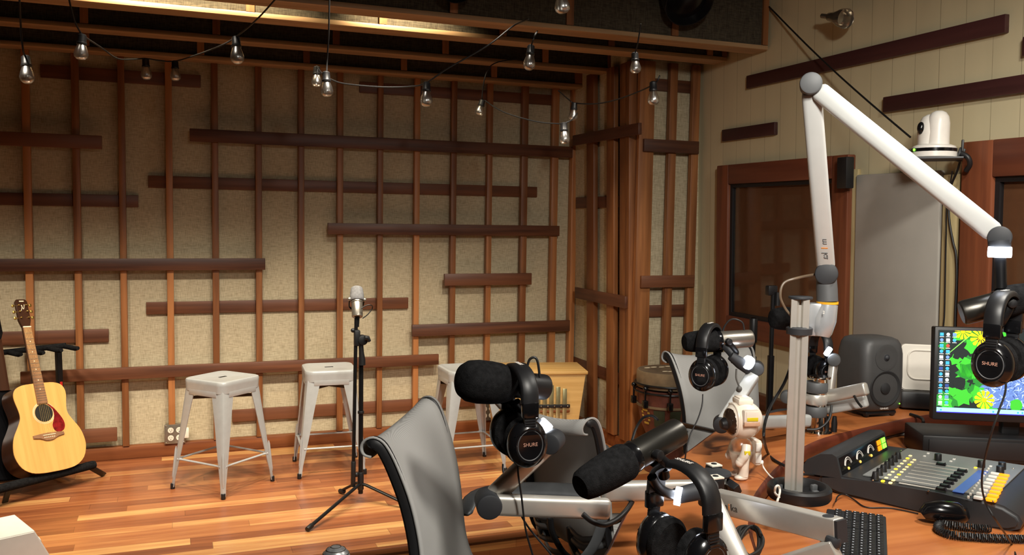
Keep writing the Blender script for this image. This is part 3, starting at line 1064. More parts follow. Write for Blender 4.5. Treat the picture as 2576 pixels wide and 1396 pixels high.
half = [(0.0, 0.0), (0.07, 0.002), (0.13, 0.014), (0.178, 0.05), (0.203, 0.11), (0.203, 0.165), (0.188, 0.22), (0.160, 0.268), (0.139, 0.308), (0.134, 0.338), (0.139, 0.375), (0.148, 0.42), (0.147, 0.455), (0.130, 0.485), (0.09, 0.502), (0.03, 0.506)]
hp = [Vector((x, 0, z)) for x, z in half]
hp = smooth_pts(hp, 3)
outl = [(p.x, p.z) for p in hp] + [(-p.x, p.z) for p in reversed(hp[1:])]
FX = Matrix(((1, 0, 0, 0), (0, 0, -1, 0), (0, 1, 0, 0), (0, 0, 0, 1)))     # prism height grows towards the viewer side (-y)
BX = FX
b = bmnew(); prism(b, outl, -0.115, -0.002, BX); obj('body', b, 'guitar_side', g, 60)
b = bmnew(); prism(b, [(x * 0.995, z * 0.992 + 0.002) for x, z in outl], -0.0015, 0.003, BX); tp = obj('soundboard', b, 'spruce', g)
b = bmnew(); cyl(b, (0, 0.0, 0.332), (0, -0.0036, 0.332), 0.050, 40); obj('soundhole', b, 'dark_slot', tp)
b = bmnew()
for r0 in (0.0535, 0.058, 0.062):
    tube(b, [(r0 * math.cos(2 * PI * k / 48), -0.0032, 0.332 + r0 * math.sin(2 * PI * k / 48)) for k in range(49)], 0.0009, 6, cap=False)
obj('rosette', b, 'cream_mark', tp)
pg = smooth_pts([Vector((x, z, 0)) for x, z in ((0.022, 0.383), (0.034, 0.379), (0.062, 0.350), (0.095, 0.292), (0.104, 0.255), (0.094, 0.226), (0.068, 0.215), (0.042, 0.226), (0.034, 0.256), (0.046, 0.286), (0.0545, 0.315), (0.052, 0.345), (0.038, 0.368))], 4)
b = bmnew(); prism(b, [(p.x, p.y) for p in pg], 0.0032, 0.0052, BX); obj('pickguard', b, 'pickguard', g)
b = bmnew(); prism(b, [(-0.088, 0.196), (-0.088, 0.212), (-0.045, 0.217), (0, 0.219), (0.045, 0.217), (0.088, 0.212), (0.088, 0.196), (0.05, 0.19), (0.02, 0.176), (0, 0.174), (-0.02, 0.176), (-0.05, 0.19)], 0.003, 0.011, BX, bev=0.002); br = obj('bridge', b, 'neck_wood', g)
b = bmnew()
for k in range(6): ball(b, (-0.0275 + k * 0.011, -0.0118, 0.192), 0.0032, 8)
obj('bridge_pins', b, 'cream_mark', br)
b = bmnew(); box(b, (0, -0.0125, 0.206), (0.072, 0.003, 0.003)); obj('saddle', b, 'cream_mark', br)
b = bmnew()
prism(b, [(-0.0285, 0.385), (0.0285, 0.385), (0.022, 0.832), (-0.022, 0.832)], 0.004, 0.013, BX); fb = obj('fingerboard', b, 'neck_wood', g)
for k in range(1, 20):
    b = bmnew()
    z = 0.832 - 0.645 * (1 - 2 ** (-k / 12))
    wv = 0.022 + (0.832 - z) / 0.447 * 0.0065
    box(b, (0, -0.0135, z), (2 * wv, 0.0016, 0.0016))
    obj('fret', b, 'steel_plate', fb)
b = bmnew()
for k in (3, 5, 7, 9, 12, 15):
    z = 0.832 - 0.645 * (1 - 2 ** (-(k - 0.5) / 12)); cyl(b, (0, -0.012, z), (0, -0.0137, z), 0.003, 10)
obj('inlay_dots', b, 'cream_mark', fb)
b = bmnew(); tube(b, [(0, 0.012, 0.5), (0, 0.007, 0.55), (0, 0.006, 0.84)], [0.026, 0.020, 0.0195], 16, flat=(0.75, 1.1), up=(0, 1, 0)); obj('neck', b, 'guitar_side', g)
b = bmnew(); prism(b, [(-0.0215, 0.835), (0.0215, 0.835), (0.034, 0.875), (0.034, 0.985), (0.024, 1.0), (-0.024, 1.0), (-0.034, 0.985), (-0.034, 0.875)], -0.010, 0.006, BX, bev=0.002); hd = obj('headstock', b, 'guitar_side', g)
b = bmnew(); box(b, (0, -0.011, 0.8335), (0.045, 0.006, 0.006)); obj('nut', b, 'cream_mark', g)
b = bmnew(); box(b, (0, -0.0068, 0.988), (0.026, 0.001, 0.006)); tube(b, smooth_pts([(-0.012, -0.007, 0.93), (-0.002, -0.007, 0.955), (-0.006, -0.007, 0.965), (0.004, -0.007, 0.94), (0.012, -0.007, 0.968)], 5), 0.0016, 6); obj('headstock_mark', b, 'cream_mark', hd)
for s in (-1, 1):
    for k in range(3):
        z = 0.89 + k * 0.037
        b = bmnew(); cyl(b, (s * 0.021, -0.004, z), (s * 0.021, -0.016, z), 0.0042, 12, 0.001); cyl(b, (s * 0.032, 0.001, z), (s * 0.044, 0.001, z), 0.003, 10); box(b, (s * 0.05, 0.001, z), (0.014, 0.008, 0.017), None, 0.003)
        obj('tuning_peg', b, 'gold', hd)
b = bmnew()
for k in range(6):
    u = -0.0275 + k * 0.011; v = -0.0175 + k * 0.007
    tube(b, [(u, -0.0115, 0.2), (v, -0.0135, 0.833)], 0.0005, 5)
obj('strings', b, 'gold', g)

# dark body of a second instrument standing behind the guitar
M2 = GM @ Matrix.Translation((-0.12, 0.17, 0.02)) @ Matrix.Rotation(R(3), 4, 'Y')
g2 = thing('dark_guitar', 'dark bodied guitar in the rack behind the spruce guitar, mostly hidden', 'guitar', M=M2, local=True)
b = bmnew(); prism(b, [(x * 0.95, z) for x, z in outl], -0.05, 0.0, BX, bev=0.006); obj('body', b, 'black_gloss', g2)
b = bmnew(); prism(b, [(-0.026, 0.5), (0.026, 0.5), (0.021, 0.80), (-0.021, 0.80)], -0.01, 0.012, BX); obj('neck', b, 'guitar_side', g2)
b = bmnew(); prism(b, [(-0.021, 0.80), (0.021, 0.80), (0.036, 0.84), (0.03, 0.95), (-0.03, 0.95), (-0.036, 0.84)], -0.012, 0.006, BX); obj('headstock', b, 'black_gloss', g2)

# ------------------------------------------------------------------ power outlet boxes on the back wall
def outlet(cx, cy, label, tilt=0):
    u, v = WA.hit(cx, cy, 0.07)
    t = thing('outlet_box', label, 'power outlet', WA.P(u, v - 0.05, 0.0), group='metal outlet boxes above the skirting')
    b = bmnew(); WA.box(b, u - 0.055, u + 0.055, v - 0.055, v + 0.055, 0.0, 0.062, 0.004); obj('box', b, 'steel_plate', t)
    b = bmnew(); WA.box(b, u - 0.06, u + 0.06, v - 0.06, v + 0.06, 0.0625, 0.066, 0.001); pl = obj('cover_plate', b, 'steel_plate', t)
    for dx in (-0.024, 0.024):
        for dz in (-0.024, 0.024):
            c = WA.P(u + dx, v + dz, 0.066)
            b = bmnew(); lathe(b, [(0, 0), (0.0175, 0), (0.0168, 0.003), (0, 0.003)], axisM(c, WA.n, (0, 0, 1)), 24)
            rc = obj('receptacle', b, 'outlet_white', t)
            b = bmnew()
            for sx, sz, h in ((-0.006, 0.003, 0.007), (0.006, 0.003, 0.008)):
                box(b, c + Vector((sx, -0.0032, sz)), (0.002, 0.0012, h))
            ball(b, c + Vector((0, -0.0032, -0.008)), 0.0024, 8); obj('socket_slots', b, 'dark_slot', rc)
    b = bmnew()
    for dx, dz in ((-0.052, 0.052), (0.052, 0.052), (-0.052, -0.052), (0.052, -0.052)): ball(b, WA.P(u + dx, v + dz, 0.0665), 0.004, 8)
    obj('screws', b, 'chrome', pl)
    return t


o1 = outlet(440, 1092, 'metal outlet box with four sockets behind the corner-on stool')
b = bmnew(); u, v = WA.hit(469, 1088, 0.06); box(b, WA.P(u, v, 0.06), (0.03, 0.05, 0.06), None, 0.006); obj('plug_adapter', b, 'outlet_white', o1)
outlet(1228, 1037, 'metal outlet box with four sockets below the big foam windscreen')

# ------------------------------------------------------------------ white box at the stage front left
c0 = PZ(62, 1352, SZ + 0.02)
Mb = Matrix.LocRotScale(PZ(12, 1416, SZ), Euler((0, 0, R(24))), None)
t = thing('white_control_box', 'white box with knob and dark slots at the lower left corner of the stage', 'box', M=Mb, local=True)
b = bmnew(); prism(b, [(-0.14, 0.0), (0.14, 0.0), (0.14, 0.035), (0.085, 0.15), (-0.14, 0.15)], -0.16, 0.12, Matrix(((1, 0, 0, 0), (0, 0, -1, 0), (0, 1, 0, 0), (0, 0, 0, 1))), bev=0.004); obj('body', b, 'white_plastic', t)
sl = Vector((-0.055, 0, 0.115)).normalized(); sn = Vector((0.115, 0, 0.055)).normalized()
sp = lambda a, y: Vector((0.14, y, 0.035)) + sl * a
Ms = lambda a, y: Matrix(((0, sl.x, sn.x, sp(a, y).x), (1, sl.y, sn.y, sp(a, y).y), (0, sl.z, sn.z, sp(a, y).z), (0, 0, 0, 1)))
b = bmnew(); lathe(b, [(0, 0), (0.016, 0), (0.014, 0.012), (0, 0.013)], Ms(0.04, -0.02), 20); obj('knob', b, 'white_soft', t)
b = bmnew(); box(b, (0, 0, 0), (0.04, 0.016, 0.002), Ms(0.085, -0.015)); obj('slot', b, 'purple_slot', t)
b = bmnew(); box(b, (0, 0, 0), (0.014, 0.008, 0.002), Ms(0.025, 0.03)); obj('slot', b, 'dark_slot', t)
b = bmnew(); Mr = Ms(0.07, 0.045); tube(b, [Mr @ Vector((0.02 * math.cos(2 * PI * k / 24), 0.02 * math.sin(2 * PI * k / 24), 0.0005)) for k in range(25)], 0.0022, 6, cap=False); obj('ring_mark', b, 'gap_black', t)

# ------------------------------------------------------------------ wooden tongue box (marimbula) in the corner
tr = PX(1468, 938, 2.66)
DY = tr.y
MW = Matrix.LocRotScale(Vector((2.27, 5.40, SZ)), Euler((0, 0, R(-14))), None)
t = thing('tongue_box', 'pale wooden box with metal tongues standing in the stage corner', 'marimbula', M=MW, local=True)
hT = PY(1400, 934, 5.3).z - SZ
fl = [(-0.27, 0.0), (0.24, 0.0), (0.305, hT), (-0.335, hT)]
b = bmnew(); prism(b, fl, -0.17, 0.17, Matrix(((1, 0, 0, 0), (0, 0, -1, 0), (0, 1, 0, 0), (0, 0, 0, 1))), bev=0.003); obj('cabinet', b, 'pale_wood', t)
b = bmnew(); box(b, (-0.015, 0, hT + 0.008), (0.665, 0.37, 0.022), None, 0.005); obj('lid_board', b, 'pale_wood', t)
kz = hT - 0.21
b = bmnew(); bar(b, (-0.12, -0.185, kz), (0.20, -0.185, kz), 0.022, 0.014, 0.003); kb = obj('clamp_bar', b, 'gap_black', t)
b = bmnew(); bar(b, (-0.12, -0.178, kz - 0.035), (0.2, -0.178, kz - 0.035), 0.014, 0.016, 0.003); obj('bridge_bar', b, 'base_wood', t)
for k in range(7):
    x = -0.10 + k * 0.044; hh = 0.075 + 0.012 * (6 - k)
    b = bmnew(); box(b, (x, -0.1905 + 0.005, kz + hh / 2 - 0.035), (0.028, 0.003, hh + 0.15), None, 0.001); obj('tongue', b, 'key_brass', t)
    b = bmnew(); ball(b, (x + 0.02, -0.193, kz), 0.005, 8); obj('bolt', b, 'chrome', kb)

# ------------------------------------------------------------------ hand drum beside the corner column
dc = PY(1672, 930, 4.50)
dz = SZ
DM = Matrix.Translation((dc.x + 0.03, 4.52, dz))
h = PY(1672, 930, 4.52).z - dz
t = thing('hand_drum', 'patterned goblet hand drum with dark bands by the corner column', 'drum', M=DM, local=True)
rD = 0.182
b = bmnew(); lathe(b, [(0, 0.0), (0.12, 0.0), (0.125, 0.02), (0.10, h * 0.22), (0.105, h * 0.32), (0.15, h * 0.48), (rD * 0.93, h * 0.64), (rD * 0.97, h * 0.82), (0, h * 0.82)], None, 40); obj('shell', b, 'drum_red', t)
b = bmnew(); lathe(b, [(0, h * 0.84), (rD * 0.99, h * 0.84), (rD, h * 0.86), (rD, h * 0.985), (rD * 0.97, h), (0, h * 0.997)], None, 40); hd = obj('drum_head', b, 'drum_skin', t)
b = bmnew(); lathe(b, [(0, h * 0.997), (rD * 0.94, h * 0.999), (rD * 0.93, h * 1.003), (0, h * 1.003)], None, 40); obj('playing_surface', b, 'drum_top', hd)
b = bmnew()
for k in range(5): ball(b, (-0.05 + k * 0.03, -0.06 - 0.012 * (k % 2), h * 1.003 + 0.0005), 0.02, 10, s=(1, 0.5, 0.06))
for k in range(4): ball(b, (-0.09 + k * 0.05, 0.08 + 0.01 * (k % 2), h * 1.003 + 0.0005), 0.022, 10, s=(1, 0.45, 0.06))
obj('head_pattern', b, 'cream_mark', hd)
for zz in (0.80, 0.875):
    b = bmnew(); tube(b, [((rD + 0.008) * math.cos(2 * PI * k / 40), (rD + 0.008) * math.sin(2 * PI * k / 40), h * zz) for k in range(41)], 0.0065, 8, cap=False); obj('hoop', b, 'black_metal', t)
b = bmnew(); lathe(b, [(rD * 0.955, h * 0.655), (rD * 0.985, h * 0.655), (rD * 0.985, h * 0.675), (rD * 0.955, h * 0.675)], None, 40); obj('band', b, 'drum_skin', t)
for k in range(8):
    a = 2 * PI * k / 8 + R(-115)
    p = Vector((math.cos(a) * (rD + 0.014), math.sin(a) * (rD + 0.014), h * 0.845))
    b = bmnew(); ball(b, p, 0.016, 12); cyl(b, p, p - Vector((0, 0, 0.075)), 0.006, 10); box(b, p - Vector((0, 0, 0.09)), (0.03, 0.03, 0.045), None, 0.005); obj('tuning_lug', b, 'black_gloss', t)
for k in range(10):
    a = R(-168 + k * 33)
    m = ('drum_yellow', 'drum_green', 'drum_green', 'drum_crimson', 'drum_yellow')[k % 5]
    b = bmnew()
    for j in range(5):
        aa = a + R(-9 + j * 4.5)
        for zz0 in ((0.5, 0.535, 0.57, 0.605, 0.63) if m == 'drum_yellow' else [0.49 + 0.016 * q for q in range(10)]):
            rr_ = 0.15 + (rD * 0.93 - 0.15) * ((zz0 - 0.48) / 0.16) + 0.0015
            if m == 'drum_yellow' and (j in (0, 4)) != (zz0 in (0.535, 0.57, 0.605)): continue
            box(b, (0, 0, 0), (0.004, rr_ * R(4.6), h * 0.0175), Matrix.Translation((math.cos(aa) * rr_, math.sin(aa) * rr_, h * zz0)) @ Matrix.Rotation(aa, 4, 'Z') @ Matrix.Rotation(R(13), 4, 'Y'))
    obj('painted_patch', b, m, t)

# ================================================================== the broadcast counter
ZT, ZD = 0.95, 0.88
CC = Vector((2.5, 1.2))
inner = []
outer = []
for p in ((1892, 1420), (1885, 1340), (1890, 1290), (1898, 1245), (1960, 1170), (2050, 1110), (2180, 1075), (2335, 1043)):
    q = PZ(p[0], p[1], ZT); inner.append(Vector((q.x, q.y)))
i_near = [Vector((1.02, 0.95)), Vector((1.06, 1.2)), Vector((1.12, 1.42))]
inner = i_near + inner[1:] + [Vector((2.88, 2.50)), Vector((3.10, 2.36))]
for p in ((1505, 1450), (1535, 1380), (1590, 1270), (1650, 1200), (1740, 1130), (1830, 1070), (1960, 1035), (2110, 1018)):
    q = PZ(p[0], p[1], ZT); outer.append(Vector((q.x, q.y)))
outer = [Vector((0.62, 0.95)), Vector((0.68, 1.2))] + outer + [Vector((2.8, 2.86)), Vector((3.10, 2.82))]
sm2 = lambda P, k=5: [Vector((p.x, p.y)) for p in smooth_pts([Vector((v.x, v.y, 0)) for v in P], k)]
inn, out = sm2(inner), sm2(outer)
t = thing('studio_counter', 'curved orange-brown wooden studio counter with dark wood edges and a lower inner desk', 'counter', (2.0, 2.0, 0))
b = bmnew()
n = 60
def resample(P, n):
    d = [0]
    for a, c in zip(P, P[1:]): d.append(d[-1] + (c - a).length)
    o = []
    for k in range(n):
        s = d[-1] * k / (n - 1); i = 0
        while i < len(d) - 2 and d[i + 1] < s: i += 1
        f = (s - d[i]) / max(1e-9, d[i + 1] - d[i]); o.append(P[i].lerp(P[i + 1], f))
    return o
ri, ro = resample(inn, n), resample(out, n)
poly = [(p.x, p.y) for p in ri] + [(p.x, p.y) for p in reversed(ro)]
def strip(bm, A, B, z0, z1):
    loft(bm, [[(a.x, a.y, z0), (a.x, a.y, z1), (c.x, c.y, z1), (c.x, c.y, z0)] for a, c in zip(A, B)])
strip(b, ri, ro, ZT - 0.04, ZT)
obj('counter_top', b, 'table_wood', t)
def edge(P, name, side, h=0.052, wd=0.022):
    b = bmnew()
    tube(b, [(p.x, p.y, ZT - h / 2 + 0.001) for p in P], h / 2, 12, flat=(1.0, wd / h), up=(0, 0, 1))
    return obj(name, b, 'table_edge', t)
edge(ri, 'inner_edge_band', 1); edge(ro, 'outer_edge_band', -1)
# inner desk reaching under the counter
b = bmnew()
dk = [ri[k].lerp(ro[k], 0.22) for k in range(n)]
dpoly = [(p.x, p.y) for p in dk] + [(3.10, 1.0), (3.10, 0.3), (1.45, 0.3)]
prism(b, dpoly, ZD - 0.04, ZD); obj('desk_top', b, 'table_wood', t)
# curved front panel carrying counter and desk
m1 = [ri[k].lerp(ro[k], 0.14) for k in range(n)]; m2 = [ri[k].lerp(ro[k], 0.20) for k in range(n)]
b = bmnew(); strip(b, m1, m2, 0.0, ZT - 0.04); obj('front_panel', b, 'table_edge', t)

# ------------------------------------------------------------------ boom arm helpers
def joint(name, p, axis, r, wd, parent, mat='cap_dark'):
    a = Vector(axis).normalized() * wd / 2
    b = bmnew(); cyl(b, Vector(p) - a, Vector(p) + a, r, 32, 0.005)
    return obj(name, b, mat, parent)

def to_eye(p):
    d = EYE - Vector(p); d.z = 0
    return d.normalized()

TUBE_H, TUBE_T = 0.046, 0.030

# ------------------------------------------------------------------ tall pole with the big two-part arm on the right
pole = PZ(1995, 1250, ZT)
PM = lambda x, y: PD(x, y, (pole - EYE).dot(CF))
t = thing('monitor_pole', 'tall slotted aluminium pole standing on the counter edge, a clamp near its top', 'pole', pole)
ptop = PY(2016, 752, pole.y)
zt_ = ptop.z
pd = to_eye(pole)
px_ = Vector((-pd.y, pd.x, 0))
if px_.dot(CR) < 0: px_ = -px_
b = bmnew()
for s, mt in ((-1, 0), (1, 0)):
    c = px_ * (0.0135 * s)
    rings = []
    prof = [(-0.011, -0.023), (0.009, -0.023), (0.0105, -0.019), (0.0105, 0.019), (0.009, 0.023), (-0.006, 0.023), (-0.011, 0.015), (-0.0125, 0), (-0.0125, -0.015)]
    for z in (pole.z + 0.02, zt_):
        rings.append([Vector((pole.x, pole.y, z)) + c + px_ * (-s * u * 0.95) * -1 + pd * v for u, v in prof])
    loft(b, rings)
box(b, (0, 0, 0), (0.012, 0.030, zt_ - pole.z - 0.03), Matrix.Translation((pole.x, pole.y, (pole.z + zt_) / 2)) @ Matrix.Rotation(math.atan2(px_.y, px_.x), 4, 'Z'))
obj('slotted_profile', b, 'alu', t)
b = bmnew(); cyl(b, (pole.x, pole.y, zt_), (pole.x, pole.y, zt_ + 0.007), 0.031, 28, 0.002); obj('end_cap', b, 'cap_dark', t)
b = bmnew(); lathe(b, [(0.0, 0.0), (0.078, 0.0), (0.083, 0.008), (0.083, 0.028), (0.078, 0.034), (0.068, 0.036), (0.062, 0.030), (0.058, 0.016), (0.0, 0.014)], Matrix.Translation(pole + px_ * 0.015), 40); fl = obj('base_flange', b, 'black_plastic', t)
b = bmnew()
for k in range(5):
    a = k * 2 * PI / 5
    box(b, pole + px_ * 0.015 + Vector((math.cos(a) * 0.048, math.sin(a) * 0.048, 0.022)), (0.018, 0.012, 0.018), None, 0.003)
obj('flange_clips', b, 'cap_grey', fl)
b = bmnew(); q = pole + Vector((0, 0, PM(2005, 827).z - pole.z)); lathe(b, [(0.027, -0.01), (0.033, -0.01), (0.034, 0.006), (0.028, 0.01)], Matrix.Translation(q), 24, sx=1.0); obj('cable_ring', b, 'cap_dark', t)

arm = thing('microphone_boom', 'big white two-part boom arm rising from the tall pole, bent at the top', 'boom arm', pole + Vector((0, 0, 0.4)), group='boom arms on the counter')
d0 = (pole - EYE).dot(CF)
hc = PD(2072, 800, d0 - 0.005)
b = bmnew()
hb, ht = PD(2066, 846, d0 - 0.01), PD(2081, 764, d0 - 0.01)
tube(b, [hb, hb.lerp(ht, 0.12), hb.lerp(ht, 0.5), ht], [0.021, 0.026, 0.031, 0.0275], 28)
box(b, (0, 0, 0), (0.05, 0.036, 0.088), basis(px_, (0, 0, 1), PD(2052, 803, d0 - 0.005)), 0.006)
hl = obj('pole_holder', b, 'holder_grey', arm)
b = bmnew()
Mt = PD(2072, 786, d0 - 0.05)
fx = CR; fz = -CF; fy = fz.cross(fx)
text(b, '2', Matrix(((CR.x, CU.x, -CF.x, Mt.x), (CR.y, CU.y, -CF.y, Mt.y), (CR.z, CU.z, -CF.z, Mt.z), (0, 0, 0, 1))), 0.011)
obj('number_mark', b, 'text_white', hl)
b = bmnew(); cyl(b, ht, ht + Vector((0, 0, 0.006)), 0.0282, 28); obj('yellow_ring', b, 'yellow_ring', arm)
j0 = PD(2079, 688, d0 - 0.01)
b = bmnew(); tube(b, [ht + Vector((0, 0, 0.006)), ht.lerp(j0, 0.5), j0 + Vector((0, 0, -0.01))], [0.0272, 0.0272, 0.026], 28); obj('swivel', b, 'cap_grey', arm)
j1 = PD(2040, 213, 2.14)
ax = to_eye(j1)
joint('elbow_joint', j0, to_eye(j0) * 1 + Vector((0, 0, 0.02)), 0.0295, 0.058, arm, 'cap_dark')
b = bmnew(); bar(b, j0 + (j1 - j0) * 0.03, j1 - (j1 - j0) * 0.03, TUBE_H * 1.02, 0.034, 0.012, up=px_); lt = obj('lower_tube', b, 'alu_white', arm)
mk = j0.lerp(j1, 0.14) + ax * 0.019
dx_ = (j1 - j0).normalized()
Ml = Matrix(((-dx_.x, -px_.x, ax.x, mk.x), (-dx_.y, -px_.y, ax.y, mk.y), (-dx_.z, -px_.z, ax.z, mk.z), (0, 0, 0, 1)))
b = bmnew(); text(b, 'm', Ml @ Matrix.Translation((-0.021, 0, 0)), 0.022); text(b, 'ka', Ml @ Matrix.Translation((0.019, 0, 0)), 0.022); obj('lettering', b, 'cap_grey', lt)
b = bmnew(); box(b, (-0.003, 0, 0), (0.0022, 0.016, 0.0012), Ml); obj('lettering_dash', b, 'text_orange', lt)
joint('top_joint', j1, to_eye(j1), 0.0265, 0.06, arm, 'cap_grey')
j2 = PD(2515, 597, 2.0)
b = bmnew(); bar(b, j1 + (j2 - j1) * 0.035, j2 - (j2 - j1) * 0.02, TUBE_H, 0.034, 0.012, up=(0, 0, 1)); obj('upper_tube', b, 'alu_white', arm)
joint('end_joint', j2, to_eye(j2), 0.0255, 0.05, arm, 'cap_dark')
b = bmnew(); tube(b, [PD(2514, 605, 1.99), PD(2515, 645, 1.99)], [0.024, 0.022], 20); obj('lamp_body', b, 'cap_dark', arm)
b = bmnew(); lathe(b, [(0, -0.012), (0.0235, -0.012), (0.0245, -0.008), (0.0245, 0.008), (0.0235, 0.012), (0, 0.012)], Matrix.Translation(PD(2515, 634, 1.985)), 24); obj('signal_lamp', b, 'led_white', arm)
b = bmnew(); cyl(b, PD(2516, 645, 1.99), PD(2518, 725, 1.99), 0.0125, 16); obj('mic_stem', b, 'black_metal', arm)
b = bmnew(); tube(b, smooth_pts([PD(2052, 690, d0), PD(2010, 698, d0 - .04), PD(1972, 712, d0 - .04), PD(1963, 745, d0 - .04), PD(1975, 775, d0 - .03), PD(1992, 796, d0 - .03), PD(2004, 808, d0)], 7), 0.0035, 8); obj('arm_cable', b, 'cord_brown', arm)

# microphone and headphones on the big arm, at the right edge of the picture
mic5, M5 = microphone('boom_microphone', 'dark grey microphone hanging at the right edge in front of the window', PD(2418, 788, 2.02), PD(2600, 742, 1.98), 'mic_grey', 'black_foam', group='microphones on boom arms')


def headphones(label, top, facing, tilt=0, roll=0, band='black_plastic', cord=None, logo=True, mirror=False, size=1.0):
    """hung by the band; facing = heading (degrees, from +X) of the outer face of the near cup"""
    M = Matrix.LocRotScale(Vector(top), Euler((R(tilt), R(roll), R(facing)), 'XYZ'), Vector((size,) * 3))
    t = thing('headphones', label, 'headphones', M=M, local=True, group='headphones hung on the boom arms')
    # band arc in the XZ plane, top at the origin
    pts = []
    for k in range(17):
        a = PI * k / 16
        pts.append((0.071 * math.cos(a), 0, -0.066 + 0.066 * math.sin(a) ** 0.8))
    b = bmnew()
    rings = []
    for i, p in enumerate(pts):
        p = Vector(p); d = Vector(pts[min(i + 1, 16)]) - Vector(pts[max(i - 1, 0)]); d.normalize()
        nr = Vector((-d.z, 0, d.x)) * -1
        if nr.z < 0 and 2 < i < 14: nr = -nr
        wv = 0.0185
        th = 0.006
        rings.append([p + Vector((0, -wv, 0)) - nr * th, p + Vector((0, -wv * 1.03, 0)) + nr * th * 0.2, p + Vector((0, -wv * 0.8, 0)) + nr * th, p + Vector((0, wv * 0.8, 0)) + nr * th, p + Vector((0, wv * 1.03, 0)) + nr * th * 0.2, p + Vector((0, wv, 0)) - nr * th])
    loft(b, rings)
    bd = obj('headband', b, 'black_plastic', t, 50)
    for s in (-1, 1):
        b = bmnew(); box(b, (s * 0.0715, 0, -0.079), (0.014, 0.036, 0.032), None, 0.003); obj('band_end', b, 'black_gloss', bd)
        b = bmnew(); bar(b, (s * 0.071, 0, -0.09), (s * 0.0745, 0, -0.128), 0.026, 0.006, 0.0015, up=(0, 1, 0))
        for k in range(6): box(b, (s * (0.0745 + 0.0006 * k), 0, -0.096 - 0.005 * k), (0.003, 0.022, 0.0014))
        obj('slider', b, 'black_plastic', t)
        # cup: oval shell facing s*x, tapering up to the slider
        A = Matrix.Translation((s * 0.04, 0, -0.152)) @ Matrix.Rotation(s * PI / 2, 4, 'Y')
        b = bmnew()
        lathe(b, [(0, 0.006), (0.0395, 0.006), (0.0425, 0.010), (0.0435, 0.02), (0.040, 0.032), (0.031, 0.0385), (0.0285, 0.0375), (0, 0.0375)], A, 36, sx=1.18, sy=1.0)
        prism(b, [(-0.034, -0.152 + 0.02), (0.034, -0.152 + 0.02), (0.0125, -0.116), (-0.0125, -0.116)], 0.0, 0.011, Matrix(((0, 0, s, s * 0.067), (1, 0, 0, 0), (0, 1, 0, 0), (0, 0, 0, 1))), bev=0.002)
        cp = obj('ear_cup', b, 'black_gloss', t, 45)
        b = bmnew()
        lathe(b, [(0.022, -0.016), (0.036, -0.018), (0.0425, -0.012), (0.043, -0.002), (0.0395, 0.006), (0.022, 0.006)], A, 36, sx=1.18, sy=1.0)
        obj('ear_pad', b, 'black_foam', cp)
        b = bmnew(); lathe(b, [(0.0255, 0.0372), (0.027, 0.0385), (0.0285, 0.0372)], A, 36, sx=1.15); obj('cup_ring', b, 'cap_grey', cp)
        if logo:
            MT = Matrix(((0, 0, s, s * 0.0782), (s, 0, 0, 0), (0, 1, 0, -0.150), (0, 0, 0, 1)))
            b = bmnew(); text(b, 'SHURE', MT, 0.0105, depth=0.0004); obj('lettering', b, 'text_rose', cp)
    if logo:
        b = bmnew(); text(b, 'SHURE', Matrix(((1, 0, 0, 0), (0, 1, 0, 0), (0, 0, 1, 0.0063), (0, 0, 0, 1))), 0.013, depth=0.0003); obj('band_lettering', b, 'text_white', bd)
    for c in (cord or []):
        b = bmnew(); tube(b, smooth_pts([M.inverted() @ Vector(p) for p in c], 8), 0.0022 / size, 8); obj('cord', b, 'cord_black', t)
    return t


ang = lambda p: math.degrees(math.atan2((EYE - Vector(p)).y, (EYE - Vector(p)).x))
h5 = PD(2528, 737, 1.94)
headphones('black headphones hanging in front of the computer screen', h5, ang(h5) - 16,
           cord=[[PD(2530, 938, 1.9), PD(2529, 985, 1.88), PD(2514, 1030, 1.86), PD(2494, 1090, 1.86), PD(2476, 1160, 1.9), PD(2470, 1220, 1.92), PD(2482, 1270, 1.93), PD(2510, 1315, 1.93), PZ(2545, 1368, ZD + 0.003), PZ(2555, 1395, ZD + 0.003)]])

# ------------------------------------------------------------------ left boom arm with the big windscreen microphone
DL = 1.87
arm2 = thing('microphone_boom', 'silver folded boom arm at the counter near end, below the big foam windscreen', 'boom arm', PD(1500, 1275, DL), group='boom arms on the counter')
a0, a1, a2 = PD(1535, 1280, DL + 0.04), PD(1228, 1268, DL), PD(1390, 1114, DL + 0.02)
b = bmnew(); bar(b, a0, a1 + (a0 - a1) * 0.04, TUBE_H, TUBE_T, 0.011); obj('lower_tube', b, 'alu', arm2)
b = bmnew(); bar(b, a1 + (a2 - a1) * 0.05 - to_eye(a1) * 0.02, a2 - to_eye(a1) * 0.02, TUBE_H * 0.92, TUBE_T, 0.011, up=(-0.6, 0, 0.8)); obj('upper_tube', b, 'alu', arm2)
joint('elbow_joint', a1 - to_eye(a1) * 0.008, to_eye(a1) + px_ * 0.12, 0.0275, 0.066, arm2, 'cap_dark')
joint('head_joint', a2 - to_eye(a2) * 0.012, to_eye(a2) - px_ * 0.25, 0.0235, 0.055, arm2, 'cap_dark')
b = bmnew()
l0, l1 = PD(1328, 1062, DL), PD(1382, 1092, DL)
lc = PD(1361, 1081, DL + 0.07)
ld = (PD(1375, 1062, DL) - PD(1345, 1098, DL)).normalized()
tube(b, [lc + (PD(1345, 1066, DL) - PD(1361, 1081, DL)) * 1.2, lc + (PD(1361, 1081, DL) - PD(1345, 1066, DL)) * 1.4], [0.017, 0.021], 18); obj('lamp_body', b, 'cap_dark', arm2)
b = bmnew(); lu = (PD(1361, 1081, DL) - PD(1345, 1066, DL)).normalized()
